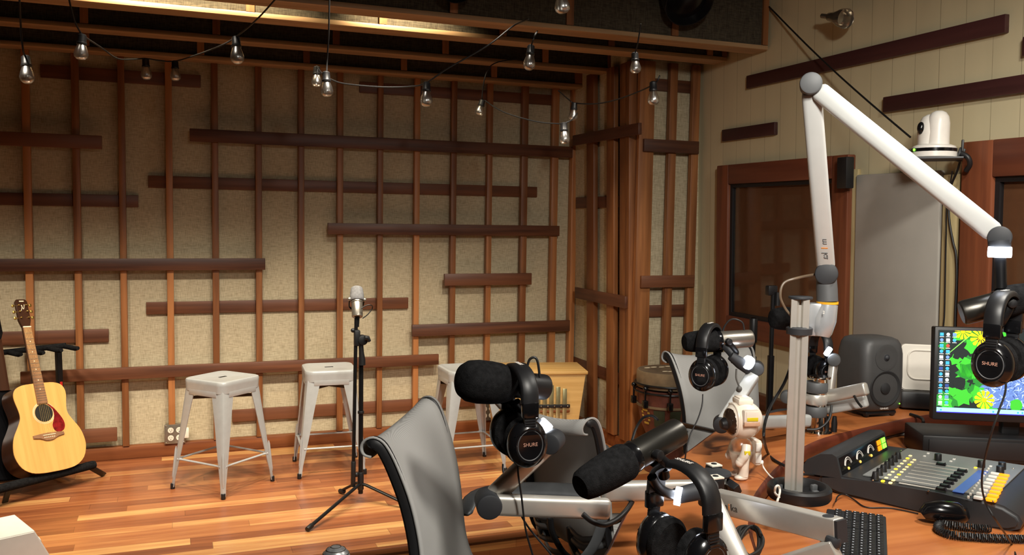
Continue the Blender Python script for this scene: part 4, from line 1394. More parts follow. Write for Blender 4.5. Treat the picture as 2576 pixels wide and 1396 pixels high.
lathe(b, [(0, -0.014), (0.0235, -0.014), (0.0245, -0.009), (0.0245, 0.009), (0.0235, 0.014), (0, 0.014)], axisM(lc, lu), 24); obj('signal_lamp', b, 'led_white', arm2)
b = bmnew(); cyl(b, PD(1300, 1010, DL + 0.01), PD(1345, 1066, DL + .07), 0.008, 14); obj('mic_stem', b, 'black_metal', arm2)
b = bmnew(); tube(b, smooth_pts([PD(1466, 1293, DL), PD(1490, 1312, DL), PD(1520, 1320, DL), PD(1550, 1308, DL + .02), PD(1575, 1285, DL + .05), PD(1590, 1262, DL + .1)], 6), 0.006, 10); obj('arm_cable', b, 'cord_black', arm2)

microphone('boom_microphone', 'black microphone with the big round foam windscreen, pointing at the stage', PD(1373, 974, 1.95), PD(1118, 953, 1.79), 'mic_black', 'black_foam', big=True, group='microphones on boom arms',
           loop=[PD(1325, 928, 1.9), PD(1332, 905, 1.9), PD(1345, 899, 1.9), PD(1353, 912, 1.9), PD(1358, 950, 1.9)])
h2 = PD(1305, 921, 1.86)
headphones('black headphones hanging below the big foam windscreen', h2, ang(h2) + 20,
           cord=[[PD(1303, 1168, 1.83), PD(1304, 1195, 1.83), PD(1312, 1250, 1.84), PD(1322, 1330, 1.85), PD(1340, 1396, 1.86), PD(1350, 1440, 1.87)], [PD(1265, 1168, 1.95), PD(1268, 1195, 1.93), PD(1290, 1250, 1.92), PD(1325, 1320, 1.92), PD(1390, 1400, 1.92), PD(1410, 1440, 1.92)]])

# ------------------------------------------------------------------ front boom arm (the lettered one) with the slanting microphone
arm3 = thing('microphone_boom', 'silver boom arm with dark lettering in the foreground, folded over the counter', 'boom arm', PZ(1800, 1380, ZT), group='boom arms on the counter')
c0, c1 = PD(1802, 1258, 1.86), PD(2112, 1336, 1.60)
b = bmnew(); bar(b, c0, c1, TUBE_H, TUBE_T, 0.003); ut = obj('upper_tube', b, 'alu', arm3)
dx_ = (c1 - c0).normalized(); nn = to_eye(c0); zz = dx_.cross(nn) * -1
nn = (nn - dx_ * nn.dot(dx_)).normalized(); zz = nn.cross(dx_)
mk = c0.lerp(c1, 0.165) + nn * (TUBE_T / 2 + 0.0004) + zz * -0.002
Ml = Matrix(((dx_.x, zz.x, nn.x, mk.x), (dx_.y, zz.y, nn.y, mk.y), (dx_.z, zz.z, nn.z, mk.z), (0, 0, 0, 1)))
b = bmnew(); text(b, 'm', Ml @ Matrix.Translation((-0.012, 0, 0)), 0.021); text(b, 'ka', Ml @ Matrix.Translation((0.0135, 0, 0)), 0.021); obj('lettering', b, 'text_dark', ut)
b = bmnew(); text(b, 'i', Ml @ Matrix.Translation((-0.0005, 0, 0)), 0.021); obj('lettering_accent', b, 'text_orange', ut)
b = bmnew(); q = c1 - dx_ * 0.022 + zz * TUBE_H / 2; cyl(b, q - zz * 0.002, q + zz * 0.0012, 0.0105, 20); obj('pivot_cap', b, 'cap_dark', ut)
b = bmnew(); box(b, (0, 0, 0), (0.006, TUBE_T - 0.002, TUBE_H - 0.004), basis(dx_, (0, 0, 1), c1 + dx_ * 0.003)); obj('end_cap', b, 'cap_dark', ut)
e0, e1 = PD(2108, 1388, 1.59), PD(1830, 1475, 1.72)
b = bmnew(); bar(b, e0, e1, TUBE_H, TUBE_T, 0.003); obj('lower_tube', b, 'alu', arm3)
joint('elbow_joint', PD(2096, 1362, 1.60), (0, 0, 1), 0.014, 0.02, arm3, 'cap_dark')
f0, f1 = PD(1785, 1252, 1.80), PD(1895, 1484, 1.70)
b = bmnew(); bar(b, f0, f1, TUBE_H * 0.92, TUBE_T, 0.012, up=px_); ft = obj('riser_tube', b, 'alu', arm3)
b = bmnew(); tube(b, [PD(1782, 1334, 1.73), PD(1795, 1345, 1.72)], [0.004, 0.006], 10); tube(b, [PD(1784, 1330, 1.74), PD(1800, 1366, 1.73)], [0.010, 0.007], 12, flat=(1, .6)); obj('cable_clip', b, 'black_plastic', ft)
joint('head_joint', PD(1780, 1232, 1.80), to_eye(f0) * 0.5 + px_, 0.022, 0.03, arm3, 'cap_grey')
b = bmnew(); tube(b, [PD(1700, 1248, 1.78), PD(1770, 1232, 1.80)], [0.016, 0.019], 16); obj('lamp_body', b, 'cap_dark', arm3)
b = bmnew(); lathe(b, [(0, -0.006), (0.0185, -0.006), (0.0185, 0.006), (0, 0.006)], axisM(PD(1706, 1248, 1.77), px_ + Vector((0, 0, -0.1))), 20); obj('signal_lamp', b, 'led_white', arm3)
b = bmnew(); tube(b, smooth_pts([PD(1640, 1200, 1.72), PD(1655, 1225, 1.74), PD(1680, 1240, 1.76), PD(1705, 1246, 1.78)], 5), 0.010, 12); obj('mic_stem', b, 'black_metal', arm3)
microphone('boom_microphone', 'black microphone slanting down to the left in the foreground, its foam tip low', PD(1708, 1084, 1.76), PD(1457, 1226, 1.62), 'mic_grey', 'black_foam', group='microphones on boom arms',
           loop=[PD(1655, 1056, 1.78), PD(1640, 1046, 1.80), PD(1617, 1052, 1.82), PD(1600, 1078, 1.82), PD(1590, 1108, 1.80)])
h3 = PD(1720, 1168, 1.68)
headphones('black headphones in the foreground hanging below the slanting microphone', h3, ang(h3) + 44, size=1.12)

# second silver tube, horizontal, behind the slanting microphone
arm4 = thing('microphone_boom', 'short silver boom tube lying level behind the slanting microphone', 'boom arm', PZ(1795, 1365, ZT), group='boom arms on the counter')
mp = PZ(1795, 1365, ZT); dmp = (mp - EYE).dot(CF)
b = bmnew(); bar(b, PD(1512, 1236, dmp - 0.04), PD(1770, 1232, dmp), TUBE_H, TUBE_T, 0.011); obj('tube', b, 'alu', arm4)
b = bmnew(); cyl(b, PD(1786, 1238, dmp) + Vector((0, 0, -0.03)), PD(1786, 1238, dmp) + Vector((0, 0, 0.02)), 0.026, 24, 0.003); obj('pole_ring', b, 'cap_dark', arm4)

# short counter pole with its caps
t = thing('counter_pole', 'short steel pole with a dark round cap behind the lettered boom arm', 'pole', mp)
zt2 = PD(1795, 1192, dmp).z
b = bmnew(); cyl(b, mp, (mp.x, mp.y, zt2), 0.026, 28); obj('post', b, 'chrome', t)
b = bmnew(); lathe(b, [(0, zt2), (0.033, zt2), (0.035, zt2 + 0.004), (0.033, zt2 + 0.009), (0.02, zt2 + 0.012), (0, zt2 + 0.012)], Matrix.Translation((mp.x, mp.y, 0)), 32); obj('round_cap', b, 'cap_dark', t)
for x, y, dd in ((1796, 1171, 0.02), (1800, 1202, -0.06)):
    q = PD(x, y, dmp + dd)
    b = bmnew(); box(b, q - Vector((0, 0, 0.02)), (0.03, 0.03, 0.04), Matrix.Identity(4), 0.004); cl = obj('clamp_block', b, 'black_plastic', t)
    b = bmnew(); box(b, q + Vector((0, 0, 0.002)), (0.028, 0.028, 0.004), None, 0.001); lathe(b, [(0, 0.004), (0.007, 0.004), (0.006, 0.0052), (0, 0.0052)], Matrix.Translation(q), 16, mi=1); obj('clamp_label', b, ['outlet_white', 'gap_black'], cl)
b = bmnew(); box(b, (0, 0, 0), (0.025, 0.02, 0.05), basis((0.5, 0.2, -0.8), (0, 1, 0), PD(1838, 1222, dmp - 0.02)), 0.004); obj('usb_plug', b, 'black_plastic', t)

# ------------------------------------------------------------------ chrome pole at the far end of the counter with stacked clamps
cp = PZ(2058, 1088, ZT); dcp = (cp - EYE).dot(CF)
t = thing('chrome_pole', 'chrome pole on the counter carrying a stack of grey clamp rings', 'pole', cp)
zc2 = PD(2055, 950, dcp).z
b = bmnew(); cyl(b, cp, (cp.x, cp.y, zc2), 0.0245, 32); obj('post', b, 'chrome', t)
b = bmnew(); lathe(b, [(0, 0), (0.045, 0), (0.046, 0.004), (0.03, 0.008), (0, 0.008)], Matrix.Translation(cp), 32); obj('base_plate', b, 'chrome', t)
b = bmnew(); lathe(b, [(0, zc2), (0.034, zc2), (0.036, zc2 + 0.004), (0.034, zc2 + 0.008), (0, zc2 + 0.008)], Matrix.Translation((cp.x, cp.y, 0)), 32); obj('top_cap', b, 'chrome', t)
for y, m in ((972, 'cap_grey'), (1002, 'alu'), (1033, 'cap_grey')):
    q = PD(2040, y, dcp); q = Vector((cp.x, cp.y, q.z))
    b = bmnew(); lathe(b, [(0, -0.018), (0.036, -0.018), (0.039, -0.013), (0.039, 0.013), (0.036, 0.018), (0, 0.018)], Matrix.Translation(q - px_ * 0.012), 28); obj('clamp_ring', b, m, t)
b = bmnew(); tube(b, smooth_pts([PD(2030, 1080, dcp - .06), PD(2060, 1078, dcp - .07), PD(2085, 1055, dcp - .06), PD(2092, 1020, dcp - .03)], 6), 0.0045, 8); obj('pole_cable', b, 'cord_black', t)

arm5 = thing('microphone_boom', 'white boom arm bending up from the chrome pole behind the small astronaut', 'boom arm', cp + Vector((-0.02, 0, 0.1)), group='boom arms on the counter')
DM4 = 2.78
k0, k1, k2 = PD(2035, 1058, dcp - .05), PD(1815, 1066, 2.74), PD(1904, 926, 2.80)
b = bmnew(); bar(b, k0, k1 + (k0 - k1) * 0.05, TUBE_H * 0.95, TUBE_T, 0.011); obj('lower_tube', b, 'alu_white', arm5)
b = bmnew(); bar(b, k1 + (k2 - k1) * 0.06 + to_eye(k1) * 0.02, k2 - (k2 - k1) * 0.1 + to_eye(k1) * 0.02, TUBE_H * 0.9, TUBE_T, 0.006, up=px_); ub = obj('upper_tube', b, 'alu_white', arm5)
joint('elbow_joint', k1, to_eye(k1), 0.026, 0.05, arm5, 'cap_dark')
joint('head_joint', k2, to_eye(k2), 0.0225, 0.05, arm5, 'cap_grey')
b = bmnew(); tube(b, [PD(1838, 895, 2.76), PD(1862, 913, 2.76), PD(1884, 925, 2.77)], [0.014, 0.019, 0.022], 18); obj('lamp_body', b, 'cap_dark', arm5)
b = bmnew(); lathe(b, [(0, -0.010), (0.020, -0.010), (0.022, 0), (0.020, 0.010), (0, 0.010)], axisM(PD(1882, 912, 2.75), PD(1884, 925, 2.77) - PD(1862, 913, 2.76)), 20); obj('signal_lamp', b, 'led_white', arm5)
b = bmnew(); tube(b, smooth_pts([PD(1815, 868, 2.8), PD(1830, 880, 2.78), PD(1850, 905, 2.77)], 4), 0.0095, 12, flat=(1.2, .7)); obj('mic_stem', b, 'cap_dark', arm5)
b = bmnew(); tube(b, smooth_pts([PD(1853, 928, 2.75), PD(1852, 950, 2.75), PD(1858, 968, 2.75), PD(1862, 975, 2.75)], 4), 0.003, 8); ball(b, PD(1860, 978, 2.74), 0.009, 10); obj('arm_cable', b, 'cord_grey', ub)
microphone('boom_microphone', 'grey metal microphone lying level above the far grey chair', PD(1890, 851, 2.83), PD(1720, 861, 2.78), 'mic_silver', 'black_foam', up=(0, 0, 1), group='microphones on boom arms',
           loop=[PD(1872, 830, 2.82), PD(1868, 812, 2.82), PD(1850, 803, 2.82), PD(1835, 806, 2.82), PD(1822, 822, 2.82), PD(1818, 838, 2.82)])
h4 = PD(1787, 817, 2.77)
headphones('black headphones hanging in front of the far grey chair', h4, ang(h4) - 20,
           cord=[[PD(1768, 992, 2.72), PD(1766, 1020, 2.70), PD(1755, 1055, 2.68), PD(1738, 1090, 2.66), PD(1727, 1130, 2.62), PZ(1722, 1168, ZT + 0.003)]])

arm6 = thing('microphone_boom', 'pair of silver boom tubes pointing right from the chrome pole towards the loudspeaker', 'boom arm', cp + Vector((0.04, 0, 0.1)), group='boom arms on the counter')
b = bmnew(); bar(b, PD(2062, 1002, dcp + .03), PD(2181, 977, dcp - .12), TUBE_H * 0.95, TUBE_T, 0.009); ut = obj('upper_tube', b, 'alu', arm6)
b = bmnew(); bar(b, PD(2075, 1028, dcp + .05), PD(2181, 1008, dcp - .06), TUBE_H * 0.95, TUBE_T, 0.009); obj('lower_tube', b, 'alu_white', arm6)
b = bmnew(); tube(b, smooth_pts([PD(2148, 995, dcp - .1), PD(2158, 1012, dcp - .1), PD(2168, 1024, dcp - .1)], 4), 0.004, 8); obj('arm_cable', b, 'cord_black', arm6)
joint('grey_knob', PD(1979, 998, dcp - .02), to_eye(cp), 0.022, 0.04, arm6, 'cap_grey')
b = bmnew(); bar(b, PD(1979, 998, dcp), PD(2035, 1002, dcp), 0.03, 0.026, 0.008); obj('stub_tube', b, 'alu', arm6)
joint('end_joint', PD(2098, 905, dcp + .07), to_eye(cp), 0.0225, 0.04, arm6, 'cap_grey')
b = bmnew(); bar(b, PD(2098, 905, dcp + .08), PD(2088, 985, dcp + .06), 0.04, 0.026, 0.008); obj('riser_tube', b, 'alu', arm6)
b = bmnew(); lathe(b, [(0, -0.008), (0.016, -0.008), (0.018, 0), (0.016, 0.008), (0, 0.008)], axisM(PD(2083, 884, dcp + .06), px_ * 0.8 + Vector((0, 0, -0.5))), 20); obj('signal_lamp', b, 'led_white', arm6)
h6 = PD(2058, 855, dcp + 0.02)
headphones('black headphones half hidden behind the tall aluminium pole', PD(2066, 836, dcp + 0.16), ang(h6) + 25, size=0.9)

# ================================================================== chairs
PROF = [(0.245, -0.050, .20), (0.235, -0.022, .215), (0.20, -0.004, .225), (0.12, 0.000, .235), (0.03, -0.012, .235), (-0.06, -0.014, .23), (-0.125, 0.006, .222), (-0.168, 0.048, .212), (-0.190, 0.11, .205), (-0.200, 0.18, .202), (-0.208, 0.25, .204), (-0.224, 0.33, .211), (-0.246, 0.40, .221), (-0.266, 0.450, .229), (-0.284, 0.478, .233), (-0.306, 0.488, .235), (-0.327, 0.480, .235), (-0.336, 0.462, .233), (-0.330, 0.446, .231), (-0.314, 0.441, .229)]


def make_chair(label, M, SEAT=0.70):
    t = thing('mesh_stool_chair', label, 'chair', M=M, local=True, group='grey mesh stool chairs around the counter')
    sp = smooth_pts([Vector((x, z, w_)) for x, z, w_ in PROF], 3)
    NS = 12
    b = bmnew()
    rows = []
    for p in sp:
        x, z, w_ = p
        bk = max(0.0, min(1.0, (z - 0.05) / 0.3)) if x < -0.1 else 0.0
        topf = max(0.0, min(1.0, (z - 0.38) / 0.1)) if x < -0.1 else 0.0
        row = []
        for j in range(NS + 1):
            s = -1 + 2 * j / NS
            c = 1 - s * s
            row.append(b.verts.new((x - 0.022 * bk * c, w_ * s, SEAT + z - 0.012 * (1 - bk) * c - 0.034 * topf * c ** 0.8)))
        rows.append(row)
    for a, c in zip(rows, rows[1:]):
        for j in range(NS): b.faces.new((a[j], a[j + 1], c[j + 1], c[j]))
    o = obj('mesh_shell', b, 'chair_mesh', t, 80)
    md = o.modifiers.new('thickness', 'SOLIDIFY'); md.thickness = 0.005; md.offset = 0
    # side rails behind the cloth
    cut = [p for p in sp]
    for s in (-1, 1):
        pts = []
        for i, p in enumerate(cut):
            d = (Vector(cut[min(i + 1, len(cut) - 1)]) - Vector(cut[max(i - 1, 0)])); d = Vector((d.x, d.y)).normalized()
            nr = Vector((d.y, -d.x))            # under / behind the cloth
            k = 0.014
            pts.append(Vector((p[0] - nr.x * k * -1 if False else p[0] + nr.x * -k, s * (p[2] - 0.008), SEAT + p[1] + nr.y * -k)))
        pts = pts[:-8]
        b = bmnew(); tube(b, pts, [0.006] * 2 + [0.0125] * (len(pts) - 4) + [0.009, 0.006], 10, flat=(1.25, 0.8), up=(0, 0, 1)); obj('side_rail', b, 'frame_black', t)
        # spine with ribs
        sq = smooth_pts([Vector(q) for q in ((0.10, s * 0.05, SEAT - 0.055), (0.0, s * 0.05, SEAT - 0.07), (-0.10, s * 0.05, SEAT - 0.06), (-0.175, s * 0.05, SEAT - 0.015), (-0.225, s * 0.05, SEAT + 0.06), (-0.236, s * 0.05, SEAT + 0.11))], 6)
        b = bmnew(); tube(b, sq, 0.011, 10, flat=(0.8, 1.2)); spn = obj('spine', b, 'frame_black', t)
        for k in range(7):
            q = sq[6 + k * 4]
            i = min(range(len(sp)), key=lambda i: (sp[i][0] - q.x - 0.03) ** 2 + (SEAT + sp[i][1] - q.z - 0.03) ** 2)
            e = Vector((sp[i][0] - 0.008, s * (sp[i][2] - 0.012), SEAT + sp[i][1] - 0.008))
            b = bmnew(); tube(b, smooth_pts([q, q.lerp(e, 0.5) + Vector((-0.02, 0, -0.02)), e], 3), 0.0065, 8, flat=(1.5, .7)); obj('rib', b, 'arm_graphite', spn)
        # ribbon arm
        b = bmnew(); tube(b, smooth_pts([Vector(q) for q in ((-0.20, s * 0.212, SEAT + 0.17), (-0.18, s * 0.262, SEAT + 0.205), (-0.09, s * 0.285, SEAT + 0.225), (0.06, s * 0.287, SEAT + 0.235), (0.15, s * 0.278, SEAT + 0.23), (0.178, s * 0.265, SEAT + 0.19), (0.15, s * 0.245, SEAT + 0.09), (0.06, s * 0.23, SEAT + 0.0), (-0.02, s * 0.20, SEAT - 0.03))], 5), [0.012] + [0.018] * 24 + [0.012] * 16, 12, flat=(0.45, 1.35), up=(0, 0, 1)); obj('arm_rest', b, 'arm_graphite', t)
    b = bmnew(); box(b, (0.0, 0, SEAT - 0.085), (0.16, 0.14, 0.04), None, 0.012); cyl(b, (0, 0, 0.06), (0, 0, SEAT - 0.08), 0.025, 20); obj('column', b, 'black_metal', t)
    b = bmnew(); tube(b, [(0.21 * math.cos(2 * PI * k / 40), 0.21 * math.sin(2 * PI * k / 40), 0.30) for k in range(41)], 0.011, 10, cap=False)
    for k in range(3):
        a = 2 * PI * k / 3; tube(b, [(0.02 * math.cos(a), 0.02 * math.sin(a), 0.30), (0.21 * math.cos(a), 0.21 * math.sin(a), 0.30)], 0.009, 8)
    obj('foot_ring', b, 'chrome', t)
    b = bmnew(); cyl(b, (0, 0, 0.06), (0, 0, 0.12), 0.04, 20, 0.005)
    for k in range(5):
        a = 2 * PI * k / 5 + 0.3
        tube(b, [(0.03 * math.cos(a), 0.03 * math.sin(a), 0.095), (0.32 * math.cos(a), 0.32 * math.sin(a), 0.062)], [0.024, 0.015], 10, flat=(0.7, 1.0))
    bs = obj('star_base', b, 'arm_graphite', t)
    for k in range(5):
        a = 2 * PI * k / 5 + 0.3
        c = Vector((0.31 * math.cos(a), 0.31 * math.sin(a), 0.027)); tg = Vector((-math.sin(a), math.cos(a), 0)) * 0.018
        b = bmnew(); cyl(b, c - tg, c + tg, 0.027, 18, 0.006); obj('caster', b, 'black_plastic', bs)
    return t


def chair_M(corner, side, heading, dz=0):
    """place so that the right (-1) or left (+1) rolled top corner meets the room point corner"""
    h = R(heading)
    f = Vector((math.cos(h), math.sin(h), 0)); l = Vector((-f.y, f.x, 0))
    o = Vector(corner) - f * -0.315 - l * (side * 0.233)
    return Matrix.LocRotScale(Vector((o.x, o.y, 0)), Euler((0, 0, h)), None)


ch = make_chair('grey mesh stool chair left of the big foam windscreen, nearest the stage stools', chair_M(PD(930, 1102, 1.96), -1, -31))
ch2 = make_chair('grey mesh stool chair seen from behind, between the big windscreen and the slanting microphone', chair_M(PD(1482, 1046, 2.40), -1, 12), 0.65)
dup(ch2, chair_M(PD(1672, 888, 3.66), -1, -82), 'grey mesh stool chair facing front behind the counter, beside the hand drum')

# ================================================================== desk equipment
# ------------------------------------------------------------------ loudspeaker
sb = PZ(2212, 1046, ZT); SM_ = Matrix.LocRotScale(Vector((sb.x - 0.005, sb.y + 0.055, ZT)), Euler((0, 0, R(-4))), None)
t = thing('studio_loudspeaker', 'dark grey rounded studio loudspeaker on the counter left of the computer screen', 'loudspeaker', M=SM_, local=True)
b = bmnew()
rings = []
def rrect(wd, dp, r, z, n=6, yo=0):
    pts = []
    for cx, cy, a0 in ((1, 1, 0), (-1, 1, 90), (-1, -1, 180), (1, -1, 270)):
        for k in range(n):
            a = R(a0 + 90 * k / (n - 1)); pts.append(Vector((cx * (wd / 2 - r) + r * math.cos(a), yo + cy * (dp / 2 - r) + r * math.sin(a), z)))
    return pts
for z, ins in ((0.022, 0.035), (0.025, 0.022), (0.035, 0.008), (0.06, 0.002), (0.15, 0), (0.24, 0.003), (0.275, 0.012), (0.292, 0.026), (0.299, 0.05)):
    rings.append(rrect(0.192 - ins * 1.1, 0.182 - ins * 1.2, 0.036, z))
loft(b, rings); cab = obj('cabinet', b, 'speaker_grey', t, 60)
F = Matrix.Translation((0, -0.0905, 0)) @ Matrix.Rotation(R(90), 4, 'X')      # z of this frame points out of the front
b = bmnew(); lathe(b, [(0.066, -0.003), (0.069, 0.002), (0.066, 0.0035), (0.060, 0.0015), (0.05, -0.002), (0.024, -0.004), (0.02, 0.004), (0.01, 0.008), (0, 0.0085)], F @ Matrix.Translation((0, 0.112, 0)), 40); obj('woofer', b, 'cone_black', t)
b = bmnew(); lathe(b, [(0.050, 0.001), (0.046, 0.0015), (0.03, 0.001), (0.016, -0.0005), (0.0135, 0.0012), (0, 0.0012)], F @ Matrix.Translation((0, 0.230, 0)), 36); wg = obj('waveguide', b, 'speaker_grey', t)
b = bmnew(); lathe(b, [(0.0125, 0.001), (0.0125, 0.0028), (0.0095, 0.0032), (0.0085, 0.006), (0.004, 0.009), (0, 0.0095)], F @ Matrix.Translation((0, 0.230, 0)), 24); obj('tweeter', b, 'cap_dark', wg)
b = bmnew(); lathe(b, [(0, 0), (0.0025, 0), (0.002, 0.002), (0, 0.002)], F @ Matrix.Translation((0.068, 0.052, 0.0)), 10); obj('power_light', b, 'led_green', t)
b = bmnew(); text(b, 'GENELEC', F @ Matrix.Translation((0, 0.036, -0.001)), 0.009); obj('lettering', b, 'text_white', t)
b = bmnew(); box(b, (0, 0.0, 0.016), (0.14, 0.15, 0.016), None, 0.006)
for sx in (-1, 1):
    for sy in (-1, 1): ball(b, (sx * 0.058, sy * 0.062, 0.012), 0.0125, 12)
obj('stand_pad', b, 'black_plastic', t)

# ------------------------------------------------------------------ white panel device behind
wp = PD(2345, 1020, 3.45)
WMx = Matrix.LocRotScale(Vector((PD(2338, 1000, 3.50).x, PD(2338, 1000, 3.50).y, ZT)), Euler((R(-6), 0, R(-34))), None)
t = thing('white_panel_display', 'white plastic panel on a black foot between loudspeaker and computer screen', 'display', M=WMx, local=True)
b = bmnew(); prism(b, [(p.x, p.y) for p in rrect(0.22, 0.185, 0.018, 0, yo=0.16)], -0.015, 0.015, Matrix(((1, 0, 0, 0), (0, 0, -1, 0), (0, 1, 0, 0), (0, 0, 0, 1))), bev=0.004); obj('panel', b, 'white_soft', t)
b = bmnew(); pts = [(p.x, -0.0165, p.y) for p in rrect(0.17, 0.115, 0.03, 0, yo=0.172)]; tube(b, pts + pts[:1], 0.0035, 8, cap=False); obj('rim', b, 'white_soft', t)
b = bmnew(); box(b, (0, 0, 0.034), (0.24, 0.15, 0.068), None, 0.01); obj('foot', b, 'black_plastic', t)

# ------------------------------------------------------------------ computer screen
BL = PD(2346, 1055, 3.0)
xm = (CR + CF * -0.13); xm.z = 0; xm.normalize()
zm = (Vector((0, 0, 1)) + Vector((CF.x, CF.y, 0)) * 0.06).normalized()
zm = (zm - xm * zm.dot(xm)).normalized(); ym = zm.cross(xm)
MM = Matrix(((xm.x, ym.x, zm.x, BL.x), (xm.y, ym.y, zm.y, BL.y), (xm.z, ym.z, zm.z, BL.z), (0, 0, 0, 1)))
t = thing('computer_screen', 'computer screen showing yellow flowers and a blue spiny animal among leaves', 'monitor', M=MM, local=True)
MW_, MH_ = 0.55, 0.318
b = bmnew(); box(b, (MW_ / 2, 0.02, MH_ / 2), (MW_, 0.04, MH_), None, 0.005); obj('housing', b, 'black_plastic', t)
pic = [(0.010, 0.540, 0.024, 0.308)]
PX0, PX1, PZ0, PZ1 = 0.011, 0.539, 0.026, 0.307
MI = {k: i for i, k in enumerate(('px_dark', 'px_green', 'px_green_dark', 'px_lime', 'px_yellow', 'px_gold', 'px_blue', 'px_pale', 'px_mid', 'px_navy', 'px_bar', 'px_icon', 'px_white', 'px_red', 'px_violet'))}
rnd = random.Random(11)
b = bmnew()
lay = [0]
def poly(pts, m, layer):
    """picture shape in screen units: u to the right 0..1.88, v up 0..1"""
    y = -0.0004 - layer * 0.00012
    vs = []
    for u, v in pts:
        x = min(max(PX0 + u * (PZ1 - PZ0), PX0), PX1); z = min(max(PZ0 + v * (PZ1 - PZ0), PZ0), PZ1)
        vs.append(b.verts.new((x, y, z)))
    try:
        f = b.faces.new(vs); f.material_index = MI[m]
    except ValueError:
        pass
AR = (PX1 - PX0) / (PZ1 - PZ0)
poly([(0, 0), (AR, 0), (AR, 1), (0, 1)], 'px_dark', 0)
def leaf(u, v, r, a, m, layer, n=5, lob=0.35):
    pts = []
    for k in range(n * 2):
        q = a + PI * k / n; rr = r * (1 if k % 2 == 0 else 1 - lob) * rnd.uniform(0.85, 1.1)
        pts.append((u + rr * math.cos(q), v + rr * math.sin(q)))
    poly(pts, m, layer)
for k in range(46):
    leaf(rnd.uniform(0, 1.0) if k < 34 else rnd.uniform(1.0, AR), rnd.uniform(0.06, 1.0), rnd.uniform(0.06, 0.13), rnd.uniform(0, 6), rnd.choice(['px_green_dark', 'px_green', 'px_green_dark']), 1 + k % 3, rnd.choice([4, 5, 7]))
for u, v, r, a in ((0.40, 0.82, 0.11, 0.3), (0.36, 0.55, 0.15, 0.9), (0.33, 0.50, 0.12, 2.2), (0.47, 0.52, 0.11, 0.1), (0.30, 0.20, 0.12, 1.2), (0.48, 0.24, 0.11, 2), (0.21, 0.65, 0.08, 1), (0.55, 0.74, 0.09, 0.4), (0.66, 0.95, 0.07, 1), (0.10, 0.12, 0.1, 0.4)):
    leaf(u, v, r, a, rnd.choice(['px_green', 'px_green', 'px_green_dark', 'px_green']), 4, 6, 0.3)
leaf(0.26, 0.36, 0.085, 0.7, 'px_dark', 5, 4, 0.1); leaf(0.22, 0.69, 0.05, 0.4, 'px_dark', 5, 4, 0.2); leaf(0.60, 0.66, 0.05, 0.4, 'px_dark', 5, 4, 0.2)
poly([(0.10, 0.70), (0.115, 0.705), (0.36, 0.93), (0.35, 0.94)], 'px_lime', 5)
# spiny animal: a round mass of short strokes
cu, cv = 1.02, 0.40
ring = []
for k in range(120):
    q = 2 * PI * k / 120; rr = (0.52 if k % 2 else 0.485) * (1 + 0.03 * math.sin(5 * q))
    ring.append((cu + rr * 1.02 * math.cos(q), max(0.075, cv + rr * 0.93 * math.sin(q))))
poly(ring, 'px_blue', 6)
for k in range(900):
    q = rnd.uniform(0, 2 * PI); rr = 0.53 * math.sqrt(rnd.uniform(0, 1))
    u, v = cu + rr * math.cos(q), cv + rr * 0.92 * math.sin(q)
    if v < 0.08: continue
    a = q + rnd.gauss(0, 0.7); L = rnd.uniform(0.022, 0.04); wv = rnd.uniform(0.004, 0.007)
    du, dv_ = math.cos(a), math.sin(a)
    poly([(u - du * L - dv_ * wv, v - dv_ * L + du * wv), (u - du * L + dv_ * wv, v - dv_ * L - du * wv), (u + du * L, v + dv_ * L)], rnd.choice(['px_pale', 'px_pale', 'px_pale', 'px_mid', 'px_navy', 'px_mid']), 7 + k % 6)
def flower(u, v, r):
    for k in range(11):
        q = 2 * PI * k / 11
        pts = [(u + r * 0.15 * math.cos(q), v + r * 0.15 * math.sin(q))]
        for f, dq in ((0.6, -0.2), (0.92, -0.2), (1.0, 0), (0.92, 0.2), (0.6, 0.2)): pts.append((u + r * f * math.cos(q + dq), v + r * f * math.sin(q + dq)))
        poly(pts, 'px_yellow', 14 + k % 2)
    poly([(u + r * 0.24 * math.cos(2 * PI * k / 14), v + r * 0.24 * math.sin(2 * PI * k / 14)) for k in range(14)], 'px_gold', 17)
flower(0.485, 0.925, 0.125); flower(0.545, 0.17, 0.118); flower(0.28, 0.99, 0.10)
leaf(0.91, 0.12, 0.075, 0.2, 'px_green', 16, 8, 0.08)
poly([(0, 0), (AR, 0), (AR, 0.062), (0, 0.062)], 'px_bar', 18)
for u in (0.04, 0.64, 0.92, 0.97, 1.02, 1.07): poly([(u, 0.02), (u + 0.02, 0.02), (u + 0.02, 0.042), (u, 0.042)], 'px_icon', 19)
poly([(0, -0.001), (AR, -0.001), (AR, 0.012), (0, 0.012)], 'px_violet', 19)
for i in range(3):
    for j in range(13 if i < 2 else 2):
        u, v = 0.018 + i * 0.073, 0.93 - j * 0.069
        s_ = 0.042
        m = ('px_icon', 'px_white', 'px_icon', 'px_mid', 'px_navy', 'px_white', 'px_icon')[(i * 5 + j * 3) % 7]
        if (i, j) == (1, 2): m = 'px_red'
        poly([(u + s_ / 2 + s_ / 2 * math.cos(2 * PI * k / 8), v + s_ / 2 * 0.9 + s_ / 2 * math.sin(2 * PI * k / 8)) for k in range(8)] if (i + j) % 2 else [(u, v), (u + s_, v), (u + s_, v + s_ * 0.9), (u, v + s_ * 0.9)], m, 20)
        poly([(u - 0.004, v - 0.014), (u + s_ + 0.004, v - 0.014), (u + s_ + 0.004, v - 0.008), (u - 0.004, v - 0.008)], 'px_white', 20)
o = obj('picture', b, list(MI), t)
b = bmnew(); bar(b, (MW_ / 2, 0.06, 0.12), (MW_ / 2, 0.075, -0.10), 0.06, 0.03, 0.006, up=(1, 0, 0)); obj('stand_neck', b, 'black_plastic', t)

